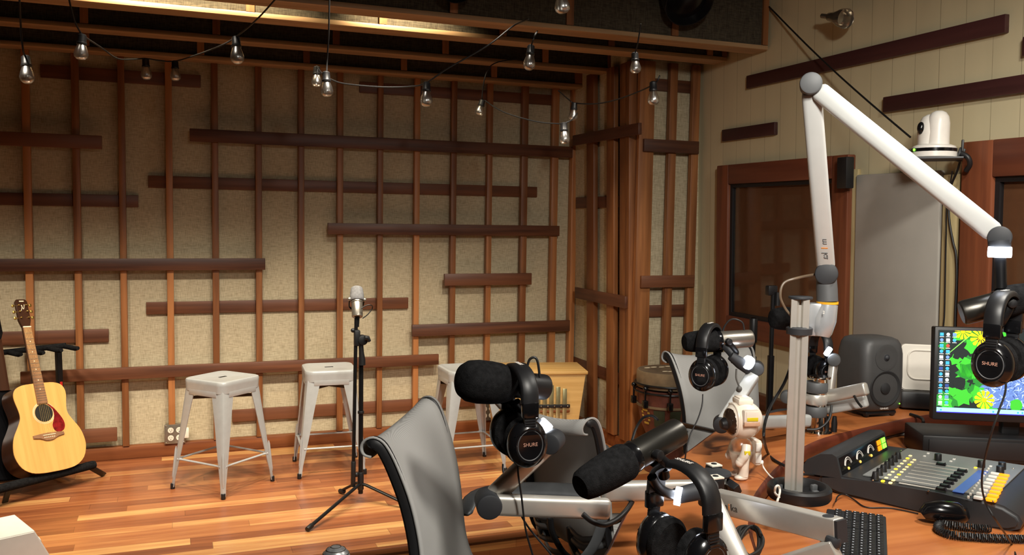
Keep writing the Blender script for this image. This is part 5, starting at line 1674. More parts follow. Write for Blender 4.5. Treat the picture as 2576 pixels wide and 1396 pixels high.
rz = math.atan2(xm.y, xm.x)
RM = Matrix.LocRotScale(Vector((BL.x, BL.y, ZD)) + xm * 0.27 + Vector((CF.x, CF.y, 0)) * 0.07, Euler((0, 0, rz)), None)
t = thing('screen_riser', 'low black riser under the computer screen', 'riser', M=RM, local=True)
b = bmnew(); box(b, (0, 0, 0.045), (0.60, 0.20, 0.085), None, 0.006); obj('body', b, 'black_plastic', t)
b = bmnew(); box(b, (0.0, -0.102, 0.045), (0.56, 0.004, 0.06), None, 0.001); obj('front_slot', b, 'gap_black', t)

# ------------------------------------------------------------------ mixing console
CA = PZ(2085, 1240, ZD)
cy = PZ(2530, 1337, ZD) - CA; cy.z = 0; cy.normalize(); cx = Vector((-cy.y, cy.x, 0))     # x along the meters, y towards the operator
CMX = Matrix(((cx.x, cy.x, 0, CA.x), (cx.y, cy.y, 0, CA.y), (0, 0, -1, ZD), (0, 0, 0, 1)))
# right-handed frame: y away from the operator
CMX = Matrix(((cx.x, -cy.x, 0, CA.x), (cx.y, -cy.y, 0, CA.y), (0, 0, 1, ZD), (0, 0, 0, 1)))
CI = CMX.inverted()
t = thing('mixing_console', 'dark grey broadcast mixing console with faders and glowing orange keys on the desk', 'mixing console', M=CMX, local=True)
def con(x, y, z): return CI @ PZ(x, y, ZD + z)
CWD = 0.475
side = [(0.02, 0.012), (-0.03, 0.0), (-0.40, 0.0), (-0.475, 0.0), (-0.50, 0.012), (-0.505, 0.03), (-0.495, 0.047), (-0.46, 0.064), (-0.42, 0.070), (-0.30, 0.066), (-0.12, 0.060), (0.0, 0.057), (0.03, 0.050), (0.035, 0.03)]
b = bmnew()
prism(b, side, 0.0, CWD, Matrix(((0, 0, 1, 0), (1, 0, 0, 0), (0, 1, 0, 0), (0, 0, 0, 1))))
bmesh.ops.bevel(b, geom=[e for e in b.edges if abs(e.verts[0].co.x - e.verts[1].co.x) < 1e-6], offset=0.010, segments=3, affect='EDGES')
obj('body', b, 'console_dark', t, 50)
# sloped panel
def zpan(y): return 0.0575 + (-y) / 0.42 * 0.0125
pslope = math.atan2(0.0125, 0.42)
def PM_(x, y, h=0.0): return Matrix.Translation((x, y, zpan(y) + 0.002 + h)) @ Matrix.Rotation(-pslope, 4, 'X')
b = bmnew(); box(b, (0, 0, 0), (0.415, 0.345, 0.004), PM_(0.248, -0.255), 0.001); pn = obj('fader_panel', b, 'grey_panel', t)
K0, K1 = con(2202, 1200, 0.07), con(2259, 1149, 0.07)
NCH = 7
def chx(k, n=NCH): return K0.x + (K1.x - K0.x) * k / (n - 1)
for k in range(NCH):
    x = chx(k); y = K0.y + (K1.y - K0.y) * k / (NCH - 1)
    b = bmnew(); lathe(b, [(0, 0), (0.0115, 0), (0.0105, 0.005), (0.0075, 0.021), (0.007, 0.022), (0, 0.022)], PM_(x, y), 16); obj('rotary_knob', b, 'black_plastic', t)
for r_, (p, q) in enumerate((((2221, 1211), (2290, 1147)), ((2240, 1216), (2300, 1158)))):
    A_, B_ = con(p[0], p[1], 0.065), con(q[0], q[1], 0.065)
    for k in range(10):
        c = A_.lerp(B_, k / 9)
        b = bmnew(); box(b, (0, 0, 0.002), (0.011, 0.009, 0.005), PM_(c.x, c.y), 0.0015); obj('lit_button', b, 'key_cream' if (k + r_) % 4 else 'led_yellow', t)
F0a, F0b, F1a, F1b = con(2261, 1217, 0.065), con(2376, 1239, 0.065), con(2313, 1163, 0.065), con(2436, 1185, 0.065)
for k in range(8):
    a, c = F0a.lerp(F1a, k / 7), F0b.lerp(F1b, k / 7)
    xm_ = (a.x + c.x) / 2
    b = bmnew(); box(b, (0, 0, 0.0022), (0.0042, abs(a.y - c.y), 0.0022), PM_(xm_, (a.y + c.y) / 2)); ft = obj('fader_track', b, 'white_soft', t)
    yk_ = c.y + 0.008 if k < 7 else (a.y * 0.55 + c.y * 0.45)
    b = bmnew(); prism(b, [(-0.014, 0), (0.014, 0), (0.011, 0.009), (0.006, 0.0065), (-0.006, 0.0065), (-0.011, 0.009)], -0.007, 0.007, PM_(xm_, yk_, 0.002) @ Matrix.Rotation(R(90), 4, 'X') @ Matrix.Rotation(R(90), 4, 'Y') if False else PM_(xm_, yk_, 0.002) @ Matrix(((0, 0, 1, 0), (1, 0, 0, 0), (0, 1, 0, 0), (0, 0, 0, 1))), bev=0.001); obj('fader_cap', b, 'black_plastic', ft)
D0, D1 = con(2425, 1240, 0.068), con(2460, 1190, 0.068)
b = bmnew(); box(b, (0, 0, 0.0024), (abs(D1.x - D0.x) + 0.04, 0.028, 0.0018), PM_((D0.x + D1.x) / 2, (D0.y + D1.y) / 2)); obj('display_strip', b, 'px_navy', t)
for nm, p, q, m, n, sx, sy in (('assign_button', (2436, 1254), (2487, 1182), 'white_soft', 12, 0.006, 0.006), ('white_key', (2461, 1256), (2503, 1195), 'white_plastic', 8, 0.013, 0.022), ('orange_key', (2493, 1262), (2526, 1200), 'key_orange', 8, 0.0165, 0.026)):
    A_, B_ = con(p[0], p[1], 0.07), con(q[0], q[1], 0.07)
    for k in range(n):
        c = A_.lerp(B_, k / (n - 1)); b = bmnew(); box(b, (0, 0, 0.003), (sx, sy, 0.008), PM_(c.x, c.y), 0.0015); obj(nm, b, m, t)
for x, y in ((2360, 1152), (2469, 1172), (2521, 1178), (2516, 1188)):
    c = con(x, y, 0.075)
    b = bmnew(); lathe(b, [(0, 0), (0.011, 0), (0.0105, 0.021), (0.009, 0.023), (0, 0.023)], PM_(c.x, c.y), 16); obj('rotary_knob', b, 'black_plastic', t)
for x, y in ((2326, 1148), (2335, 1141), (2392, 1163), (2400, 1158), (2454, 1181), (2492, 1178)):
    c = con(x, y, 0.066); b = bmnew(); box(b, (0, 0, 0.002), (0.01, 0.008, 0.005), PM_(c.x, c.y), 0.0015); obj('lit_button', b, 'white_plastic' if x != 2454 else 'led_yellow', t)
for x, y in ((2196, 1208), (2267, 1133), (2336, 1239), (2498, 1270), (2523, 1228), (2548, 1186), (2403, 1157)):
    c = con(x, y, 0.065); b = bmnew(); ball(b, PM_(c.x, c.y) @ Vector((0, 0, 0.002)), 0.003, 8); obj('panel_screw', b, 'chrome', pn)
# meter bridge
H0 = con(2075, 1195, 0.0); H1 = con(2215, 1112, 0.06)
hx0, hx1 = 0.0, 0.425
b = bmnew()
prism(b, [(-0.035, 0.050), (0.075, 0.045), (0.085, 0.060), (0.07, 0.088), (0.03, 0.112), (-0.005, 0.118), (-0.018, 0.112)], hx0, hx1, Matrix(((0, 0, 1, 0), (1, 0, 0, 0), (0, 1, 0, 0), (0, 0, 0, 1))))
mb = obj('meter_bridge', b, 'console_dark', t)
fa, fb_ = Vector((0, -0.035, 0.050)), Vector((0, -0.018, 0.112))
fz_ = (fb_ - fa).normalized(); fn = Vector((0, -fz_.z, fz_.y))
def FM(x, f, h=0.0):
    p = fa.lerp(fb_, f) + fn * h + Vector((x, 0, 0))
    return Matrix(((1, 0, fn.x, p.x), (0, fz_.y, fn.y, p.y), (0, fz_.z, fn.z, p.z), (0, 0, 0, 1)))
b = bmnew(); box(b, (0, 0, 0), (0.40, 0.052, 0.002), FM((hx0 + hx1) / 2, 0.5, 0.0006), 0.0005); obj('meter_window', b, 'black_gloss', mb)
for k in range(3):
    x = 0.07 + k * 0.098
    b = bmnew(); tube(b, [FM(x, 0.5, 0.002) @ Vector((0.03 * math.cos(a), -0.012 + 0.03 * math.sin(a), 0)) for a in [R(20 + 10 * i) for i in range(15)]], 0.0014, 6); tube(b, [FM(x, 0.5, 0.002) @ Vector((0.024 * math.cos(a), -0.012 + 0.024 * math.sin(a), 0)) for a in [R(20 + 10 * i) for i in range(15)]], 0.001, 6); obj('meter_dial', b, 'text_white', mb)
    b = bmnew(); ball(b, FM(x - 0.005, 0.5, 0.002) @ Vector((0.0, -0.014, 0)), 0.0045, 8); obj('meter_lamp', b, 'meter_glow', mb)
for x, m in ((0.348, 'key_orange'), (0.392, 'led_green')):
    b = bmnew()
    for i in range(2):
        for j in range(2): box(b, (-0.009 + i * 0.018, -0.006 + j * 0.018 - 0.004, 0), (0.014, 0.015, 0.0012), FM(x, 0.55, 0.002))
    obj('meter_digit', b, m, mb)

# ------------------------------------------------------------------ keyboard
kt, kb_ = PZ(2229, 1299, ZD + 0.018), PZ(2233, 1396, ZD + 0.018)
kx = (kb_ - kt); kx.z = 0; kx.normalize(); ky = Vector((kx.y, -kx.x, 0))
if ky.dot(Vector((-0.55, 0.83, 0))) < 0: ky = -ky
kzv = kx.cross(ky)
sgn = 1
if kzv.z < 0:
    KM = Matrix(((ky.x, kx.x, 0, kt.x), (ky.y, kx.y, 0, kt.y), (0, 0, 1, ZD), (0, 0, 0, 1))); swap = True
else:
    KM = Matrix(((kx.x, ky.x, 0, kt.x), (kx.y, ky.y, 0, kt.y), (0, 0, 1, ZD), (0, 0, 0, 1))); swap = False
t = thing('keyboard', 'black computer keyboard on the desk beside the lettered boom arm', 'keyboard', M=KM, local=True)
KQ = (lambda a, c: (c, a)) if swap else (lambda a, c: (a, c))      # a along the rows, c across
def kbox(b, a, c, z, sa, sc, sz, bev=0.0, mi=0):
    p = KQ(a, c); s = KQ(sa, sc); box(b, (p[0], p[1], z), (s[0], s[1], sz), None, bev, mi)
b = bmnew(); kbox(b, 0.225, 0.075, 0.010, 0.45, 0.15, 0.018, 0.004); obj('case', b, 'key_black', t)
b = bmnew(); bm2 = bmnew()
ncol = 22
for r_ in range(6):
    for c_ in range(ncol):
        a = 0.016 + c_ * 0.0193 + (0.006 if c_ > 3 else 0) + (0.006 if c_ > 6 else 0); cc = 0.016 + r_ * 0.0195 + (0.006 if r_ == 5 else 0)
        if a > 0.44: continue
        kbox(b, a, cc, 0.0205, 0.0165, 0.0165, 0.007, 0.0015)
        kbox(bm2, a - 0.003, cc + 0.003, 0.0242, 0.004, 0.004, 0.0006)
o = obj('keys', b, 'black_plastic', t); o['kind'] = 'stuff'
o = obj('key_letters', bm2, 'key_mark', t); o['kind'] = 'stuff'

# ------------------------------------------------------------------ telephone handset with coiled cord
hs0, hs1 = PZ(2320, 1314, ZD), PZ(2430, 1322, ZD)
b = bmnew()
dh = (hs1 - hs0).normalized()
tube(b, [hs0 + Vector((0, 0, 0.02)), hs0 + dh * 0.012 + Vector((0, 0, 0.03)), hs0.lerp(hs1, 0.4) + Vector((0, 0, 0.034)), hs0.lerp(hs1, 0.75) + Vector((0, 0, 0.032)), hs1 - dh * 0.01 + Vector((0, 0, 0.026)), hs1 + Vector((0, 0, 0.018))], [0.016, 0.026, 0.031, 0.032, 0.026, 0.014], 18, flat=(0.95, 1.0))
hand = single('telephone_handset', b, 'black_gloss', 'black glossy telephone handset lying on the desk in front of the mixing console', 'telephone')
path = smooth_pts([PZ(2492, 1330, ZD + .012), PZ(2450, 1328, ZD + .012), PZ(2395, 1322, ZD + .012), PZ(2364, 1318, ZD + .012), PZ(2360, 1330, ZD + .012), PZ(2385, 1343, ZD + .012), PZ(2440, 1350, ZD + .012), PZ(2510, 1354, ZD + .012), PZ(2600, 1356, ZD + .012)], 12)
hel = []
dist = 0.0
prev = None
import itertools
fine = []
for a, c in zip(path, path[1:]):
    nseg = max(1, int((c - a).length / 0.0009))
    for k in range(nseg): fine.append(a.lerp(c, k / nseg))
for i, p in enumerate(fine):
    d = (fine[min(i + 1, len(fine) - 1)] - fine[max(i - 1, 0)]).normalized()
    sd = Vector((d.y, -d.x, 0)).normalized()
    dist = i * 0.0009
    a = dist / 0.0048 * 2 * PI
    hel.append(p + sd * (0.0095 * math.cos(a)) + Vector((0, 0, 0.0095 * math.sin(a))))
b = bmnew(); tube(b, hel, 0.0022, 5)
single('coiled_cord', b, 'cord_black', 'black coiled telephone cord looping on the desk at the lower right', 'cord')

b = bmnew(); q0 = PZ(2545, 1142, ZD); box(b, (0.09, 0, 0.012), (0.22, 0.11, 0.02), Matrix.LocRotScale(q0 + Vector((0.02, 0, 0)), Euler((0, 0, R(-52))), None), 0.006)
single('black_remote', b, 'key_black', 'flat black keypad at the right edge of the desk below the computer screen', 'keypad')

# ------------------------------------------------------------------ astronaut lamp on the counter
ab = PZ(1862, 1203, ZT); da = (ab - EYE).dot(CF)
AMx = Matrix.LocRotScale(ab, Euler((0, 0, R(-13))), None)       # x to the right in view, front of the toy to -x
t = thing('astronaut_lamp', 'small white toy astronaut lamp standing on the counter, facing left', 'toy lamp', M=AMx, local=True)
kq = da / FPX
hz = (1203 - 1053) * kq; rh = 0.056
b = bmnew(); ball(b, (0.002, 0, hz), rh, 28, s=(1.0, 0.95, 0.97)); obj('helmet', b, 'toy_white', t, 70)
b = bmnew(); ball(b, (-0.030, -0.004, hz - 0.002), 0.036, 22, s=(0.72, 1.05, 1.12)); obj('visor', b, 'visor_dark', t, 70)
b = bmnew(); tube(b, [(-0.0285 - 0.002 * math.cos(2 * PI * k / 32), 0.0405 * math.cos(2 * PI * k / 32) - 0.004, hz + 0.045 * math.sin(2 * PI * k / 32)) for k in range(33)], 0.004, 8, cap=False); obj('visor_rim', b, 'toy_white', t)
b = bmnew(); cyl(b, (-0.05, -0.006, hz - 0.01), (-0.066, -0.008, hz - 0.012), 0.019, 22, 0.004, r1=0.014); obj('lens', b, 'black_plastic', t)
for s in (-1, 1):
    b = bmnew(); box(b, (0.004, s * 0.050, hz + 0.016), (0.046, 0.02, 0.044), None, 0.004); box(b, (0.004, s * 0.059, hz + 0.02), (0.036, 0.006, 0.03), None, 0.002); eb = obj('ear_box', b, 'toy_white', t)
    b = bmnew(); box(b, (0.004, s * 0.0625, hz + 0.014), (0.032, 0.003, 0.010), None, 0.001); obj('ear_stripe', b, 'toy_yellow', eb)
    b = bmnew(); box(b, (0.004, s * 0.0565, hz + 0.0), (0.046, 0.012, 0.012), None, 0.002); obj('ear_base', b, 'toy_tan', eb)
b = bmnew(); box(b, (0.0, 0, hz + rh - 0.002), (0.044, 0.05, 0.016), None, 0.004); box(b, (0.0, 0, hz + rh + 0.006), (0.036, 0.04, 0.008), None, 0.002); obj('crest', b, 'toy_white', t)
b = bmnew(); lathe(b, [(0, 0.028), (0.024, 0.03), (0.027, 0.045), (0.034, 0.072), (0.037, 0.09), (0.03, 0.108), (0.018, 0.118), (0, 0.12)], None, 24, sx=0.95, sy=0.85); obj('body', b, 'clear_plastic', t, 70)
for s in (-1, 1):
    b = bmnew(); tube(b, [(0.002, s * 0.016, 0.072), (0.0, s * 0.018, 0.05), (0.003, s * 0.018, 0.03), (0.001, s * 0.018, 0.012)], [0.017, 0.016, 0.0135, 0.014], 14); ball(b, (-0.005, s * 0.018, 0.008), 0.015, 14, s=(1.35, 0.95, 0.55)); obj('leg', b, 'toy_white', t, 70)
    b = bmnew(); tube(b, smooth_pts([(0.0, s * 0.034, 0.104), (-0.004, s * 0.042, 0.088), (-0.01, s * 0.041, 0.072), (-0.018, s * 0.038, 0.06)], 4), [0.013] * 5 + [0.0135] * 4 + [0.012] * 4, 12); ball(b, (-0.02, s * 0.038, 0.056), 0.012, 12); ar = obj('arm', b, 'toy_white', t, 70)
    b = bmnew(); box(b, (-0.004, s * 0.052, 0.087), (0.018, 0.006, 0.012), None, 0.002); obj('arm_patch', b, 'toy_yellow', ar)
b = bmnew(); box(b, (0.042, 0, 0.078), (0.020, 0.05, 0.072), None, 0.006); bp = obj('backpack', b, 'toy_white', t)
for z in (0.095, 0.062):
    b = bmnew(); box(b, (0.040, -0.0265, z), (0.016, 0.005, 0.024), None, 0.002); box(b, (0.052, 0, z), (0.006, 0.036, 0.022), None, 0.002); obj('pack_pocket', b, 'white_plastic', bp)
b = bmnew(); cyl(b, (0.05, 0, 0.045), (0.066, 0, 0.045), 0.006, 12); obj('plug', b, 'white_plastic', t)
b = bmnew(); tube(b, smooth_pts([PD(1917, 1165, da), PD(1922, 1178, da), PD(1938, 1198, da - .04), PD(1955, 1210, da - .08), PZ(1968, 1219, ZT + .004)], 6), 0.0022, 8); single('white_usb_cord', b, 'cord_white', 'thin white cord running from the toy astronaut to the tall pole', 'cord')
b = bmnew(); tube(b, smooth_pts([PZ(1960, 1250, ZT + .045), PD(1950, 1240, 2.26), PD(1951, 1226, 2.25), PD(1958, 1222, 2.25), PD(1962, 1236, 2.25), PZ(1955, 1262, ZT + .04)], 6), 0.003, 8); single('white_cord_loop', b, 'cord_white', 'white cord loop on the left of the tall pole base', 'cord')

# ------------------------------------------------------------------ loose cables on the counter and desk
def cable(name, pts, r, mat, label, k=8):
    b = bmnew(); tube(b, smooth_pts(pts, k), r, 8)
    return single(name, b, mat, label, 'cable')

cable('black_cable', [PD(1990, 920, 2.42), PD(1972, 965, 2.42), PD(1940, 1020, 2.40), PD(1924, 1065, 2.38), PD(1922, 1105, 2.36), PZ(1932, 1140, ZT + .006), PZ(1948, 1157, ZT + .005), PZ(1975, 1172, ZT + .005)], 0.0042, 'cord_black', 'black cable curving from the tall pole down to the counter beside the toy astronaut')
cable('grey_cable', [PZ(2228, 1100, ZD + .008), PZ(2262, 1092, ZD + .008), PZ(2300, 1096, ZD + .008), PZ(2380, 1110, ZD + .008), PZ(2450, 1118, ZD + .008), PZ(2520, 1120, ZD + .008)], 0.006, 'cord_grey', 'grey cable lying on the desk behind the mixing console')
cable('thin_cable', [PZ(2102, 1262, ZD + .02), PZ(2108, 1248, ZD + .02), PZ(2125, 1243, ZD + .012), PZ(2150, 1258, ZD + .004), PZ(2180, 1276, ZD + .003), PZ(2240, 1278, ZD + .003), PZ(2310, 1292, ZD + .003)], 0.002, 'cord_black', 'thin black cable between the keyboard and the telephone handset')
cable('console_cable', [PZ(2022, 1193, ZT + .004), PZ(2035, 1194, ZT - .01), PZ(2062, 1197, ZD + .02), PZ(2085, 1203, ZD + .02)], 0.004, 'cord_black', 'short black cable from the counter edge to the mixing console')
cable('speaker_cable', [PZ(2290, 1042, ZT + .006), PZ(2318, 1052, ZT + .006), PZ(2322, 1066, ZT + .004), PZ(2310, 1085, ZD + .03), PZ(2300, 1096, ZD + .02)], 0.006, 'cord_black', 'black cable from the loudspeaker over the counter edge')
b = bmnew(); box(b, (0, 0, 0), (0.09, 0.04, 0.03), basis(PZ(2110, 1100, ZD) - PZ(2060, 1122, ZD), (0, 0, 1), PZ(2088, 1118, ZD + .016)), 0.006); single('power_adapter', b, 'black_plastic', 'small black adapter on the desk under the counter edge behind the mixing console', 'adapter')
loops = []
for k in range(70):
    a = k / 70 * 4 * 2 * PI
    loops.append(PZ(1885 + (30 + 6 * math.sin(a * 0.37)) * math.cos(a), 1362 + 38 * math.sin(a + 0.4 * math.sin(a * 0.5)), ZT + 0.012 + 0.010 * (k / 70) + 0.004 * math.sin(a * 1.3)))
cable('cable_coil', loops, 0.0042, 'cord_black', 'coil of black cable on the counter under the lettered boom arm', 2)
b = bmnew(); q = PZ(2130, 1095, ZD + 0.045)
for k in range(2): tube(b, [PZ(2078 + k * 20, 1086, ZT), PZ(2078 + k * 20, 1086, ZT) + Vector((0, 0, 0.03)), PZ(2078 + k * 20, 1086, ZT) + Vector((0, 0, 0.055))], [0.010, 0.0105, 0.007], 12)
single('plug_pair', b, 'black_plastic', 'two black cable plugs standing beside the chrome pole', 'plug')

# ------------------------------------------------------------------ stands and a spare microphone behind the counter
for name, pts, r, hd_, lab in (('microphone_stand', (1945, 735, 1938, 1045, 3.98), 0.0105, True, 'black microphone stand with a clip standing before the left window'), ('microphone_stand', (1896, 800, 1889, 1045, 4.15), 0.013, False, 'bare black stand post just left of the stand with a clip')):
    x0, y0, x1, y1, dd = pts
    a = PD(x0, y0, dd); c = Vector((a.x, a.y, 0))
    t = thing(name, lab, 'microphone stand', c)
    zj = PD(x0, 930, dd).z
    b = bmnew(); cyl(b, c + Vector((0, 0, 0.03)), Vector((a.x, a.y, zj + 0.06)), r * 1.5, 14); obj('lower_tube', b, 'black_metal', t)
    b = bmnew(); cyl(b, Vector((a.x, a.y, zj)), a, r, 14); obj('upper_tube', b, 'black_metal', t)
    b = bmnew(); lathe(b, [(0, 0), (0.13, 0), (0.132, 0.012), (0.04, 0.03), (0, 0.03)], Matrix.Translation(c), 32); obj('round_base', b, 'black_metal', t)
    if hd_:
        b = bmnew(); box(b, a + px_ * -0.008 + Vector((0, 0, 0.008)), (0.05, 0.03, 0.045), None, 0.006); cyl(b, a + px_ * 0.02, a + px_ * 0.02 - Vector((0, 0, 0.06)), 0.012, 12); obj('clip', b, 'black_plastic', t)
    else:
        b = bmnew(); cyl(b, Vector((a.x, a.y, PD(x0, 862, dd).z)), a, r * 1.5, 14, 0.004); obj('grip', b, 'black_plastic', t)
microphone('boom_microphone', 'dark microphone half hidden behind the top of the tall aluminium pole', PD(2040, 800, 2.75), PD(1940, 802, 2.72), 'mic_black', 'black_foam', group='microphones on boom arms', yoke=False)

# hand microphone rising into the lower edge of the picture
gm = PD(845, 1409, 1.52)
t = thing('ball_microphone', 'grey ball grille of a hand microphone at the bottom edge', 'microphone', (gm.x, gm.y, 0))
b = bmnew(); ball(b, gm, 0.0255, 28); obj('grille', b, 'grille_grey', t, 80)
b = bmnew()
for k in range(1, 9):
    a = PI * k / 9
    tube(b, [gm + Vector((0.0256 * math.sin(a) * math.cos(2 * PI * j / 36), 0.0256 * math.sin(a) * math.sin(2 * PI * j / 36), 0.0256 * math.cos(a))) for j in range(37)], 0.0007, 5, cap=False)
obj('grille_wires', b, 'chrome', t)
b = bmnew(); lathe(b, [(0.0262, -0.004), (0.0275, 0), (0.0262, 0.004)], Matrix.Translation(gm - Vector((0, 0, 0.004))), 28); obj('grille_band', b, 'steel_plate', t)
b = bmnew(); lathe(b, [(0, 0.0), (0.012, 0.0), (0.0185, 0.15), (0.019, 0.155), (0, 0.155)], Matrix.Translation(gm - Vector((0, 0, 0.175))), 24); obj('handle', b, 'mic_black', t)
b = bmnew(); cyl(b, (gm.x, gm.y, 0.02), gm - Vector((0, 0, 0.17)), 0.010, 14); lathe(b, [(0, 0), (0.13, 0), (0.13, 0.012), (0.03, 0.025), (0, 0.025)], Matrix.Translation((gm.x, gm.y, 0)), 32); obj('stand', b, 'black_metal', t)

# ================================================================== on the right-hand wall
# ------------------------------------------------------------------ pan and tilt camera on its shelf
pc = PX(2348, 398, 2.98)
KM_ = Matrix.LocRotScale(pc, Euler((0, 0, R(-47))), Vector((0.86, 0.86, 0.95)))
t = thing('ceiling_camera', 'white dome pan and tilt camera on a wall shelf between the windows', 'camera', M=KM_, local=True)
kc = (pc - EYE).dot(CF) / FPX
b = bmnew(); lathe(b, [(0, 0), (0.098, 0), (0.104, 0.004), (0.104, 0.026), (0, 0.026)], None, 40); obj('base', b, 'white_plastic', t)
b = bmnew(); lathe(b, [(0, 0.026), (0.1035, 0.026), (0.1035, 0.041), (0, 0.041)], None, 40); bd_ = obj('dark_band', b, 'black_gloss', t)
b = bmnew(); ball(b, (-0.086, -0.062, 0.034), 0.006, 10); obj('status_light', b, 'led_green', bd_)
b = bmnew(); lathe(b, [(0, 0.041), (0.100, 0.041), (0.098, 0.05), (0.078, 0.058), (0, 0.058)], None, 40); obj('collar', b, 'white_plastic', t)
b = bmnew(); lathe(b, [(0, 0.055), (0.052, 0.055), (0.051, 0.15), (0.046, 0.178), (0.034, 0.196), (0.018, 0.204), (0, 0.206)], Matrix.Translation((0.016, -0.02, 0)), 32, sx=1.0, sy=1.1); obj('head_post', b, 'white_plastic', t, 70)
b = bmnew(); lathe(b, [(0, 0.058), (0.06, 0.06), (0.063, 0.11), (0.058, 0.15), (0.042, 0.18), (0.02, 0.192), (0, 0.195)], Matrix.Translation((-0.018, 0.008, 0)), 32, sx=0.95, sy=1.1); hp_ = obj('head_dome', b, 'white_plastic', t, 70)
b = bmnew(); ball(b, (-0.06, -0.038, 0.13), 0.024, 18, s=(0.75, 0.75, 1.15)); obj('lens', b, 'black_gloss', hp_, 70)
b = bmnew(); box(b, (0.02, 0.0, -0.004), (0.22, 0.22, 0.008), None, 0.002); sh = obj('shelf', b, 'cap_grey', t)
b = bmnew(); box(b, (0.105, 0.05, 0.055), (0.03, 0.06, 0.06), Matrix.Rotation(R(20), 4, 'Y'), 0.004); obj('rear_block', b, 'black_plastic', t)
b = bmnew(); box(b, (-0.09, 0.06, 0.05), (0.03, 0.05, 0.06), Matrix.Rotation(R(-20), 4, 'Y'), 0.004); obj('side_block', b, 'black_plastic', t)
b = bmnew(); box(b, (0.125, 0.03, 0.04), (0.012, 0.04, 0.08), None, 0.003); tube(b, smooth_pts([(0.12, 0.0, 0.02), (0.15, -0.01, 0.0), (0.16, 0.0, -0.03), (0.145, 0.02, -0.055)], 5), 0.012, 10); obj('cable_plugs', b, 'black_plastic', t)

wbp = lambda x, y, off=0.04: WB.P(*WB.hit(x, y, off), off)
cable('camera_cable', [wbp(2416, 402, .07), wbp(2408, 430, .06), wbp(2392, 470), wbp(2387, 520), wbp(2389, 560), wbp(2398, 610), wbp(2405, 640), wbp(2407, 700), wbp(2403, 800), wbp(2402, 900)], 0.0048, 'cord_black', 'thick black cable running down the wall beside the right-hand window frame')
cable('wall_cable', [wbp(2396, 430, .075), wbp(2382, 520, .06), wbp(2380, 600), wbp(2378, 700), wbp(2376, 790), wbp(2372, 840), wbp(2372, 900)], 0.003, 'cord_black', 'thin black cable down the painted post below the dome camera')
wa_, wb_ = PX(1935, 17, 3.115), PX(2290, 345, 2.97)
b = bmnew(); tube(b, [wa_.lerp(wb_, k / 12) - Vector((0, 0, 0.02 * math.sin(PI * k / 12))) for k in range(13)], 0.0045, 8)
single('overhead_cable', b, 'cord_black', 'dark straight cable slanting from the ceiling beams to the dome camera', 'cable')

b = bmnew(); u0, v0 = WB.hit(2132, 474, 0.09); u1, v1 = WB.hit(2109, 396, 0.09); WB.box(b, u0, u1, v0, v1, 0.05, 0.10, 0.006)
single('black_wall_box', b, 'black_plastic', 'small black box fixed to the upper corner of the left window frame', 'box')

# chrome lamp fitting high on the wall
q0, q1 = PX(2068, 40, 3.02), PX(2128, 47, 3.02)
sd = (q1 - q0).normalized(); ln = (q1 - q0).length
t = thing('wall_spotlight', 'small chrome bell-shaped lamp high on the cream wall', 'lamp', WB.P(*WB.hit(2090, 50, 0.0), 0))
b = bmnew(); lathe(b, [(0, 0), (0.012, 0), (0.012, ln * 0.25), (0.02, ln * 0.3), (0.024, ln * 0.45), (0.03, ln * 0.6), (0.046, ln * 0.85), (0.048, ln), (0.044, ln * 0.98), (0.03, ln * 0.7), (0, ln * 0.68)], axisM(q0, sd), 28); obj('shade', b, 'sprinkler_metal', t)
b = bmnew(); tube(b, [q0.lerp(q1, 0.35), q0.lerp(q1, 0.35) + WB.n * -0.12], 0.008, 10); lathe(b, [(0, 0), (0.03, 0), (0.03, 0.01), (0, 0.012)], axisM(q0.lerp(q1, 0.35) - WB.n * 0.125, WB.n), 20); obj('bracket', b, 'sprinkler_metal', t)

# stage lights seen at the top edge
for (x, y, rr_, lab) in ((1150, -34, 0.085, 'black round stage light against the ceiling beam at the top edge, centre'), (1735, 8, 0.13, 'large black round stage light under the ceiling beam, upper right')):
    c = PY(x, y, 3.98)
    t = thing('stage_light', lab, 'stage light', c, group='stage lights under the beams')
    ax_ = Vector((-0.1, -0.75, -0.65)).normalized()
    b = bmnew(); lathe(b, [(0, -0.16), (rr_ * 0.7, -0.16), (rr_ * 0.95, -0.10), (rr_, 0.0), (rr_ * 0.96, 0.0), (rr_ * 0.8, -0.05), (0, -0.06)], axisM(c, ax_), 32); obj('can', b, 'black_metal', t)
    b = bmnew(); lathe(b, [(0, -0.03), (rr_ * 0.5, -0.032), (rr_ * 0.86, -0.045), (rr_ * 0.84, -0.05), (0, -0.05)], axisM(c, ax_), 32); obj('lens', b, 'black_gloss', t)
    b = bmnew(); tube(b, [c - ax_ * 0.12, c - ax_ * 0.12 + Vector((0, 0.02, 0.35))], 0.012, 10); obj('bracket', b, 'black_metal', t)

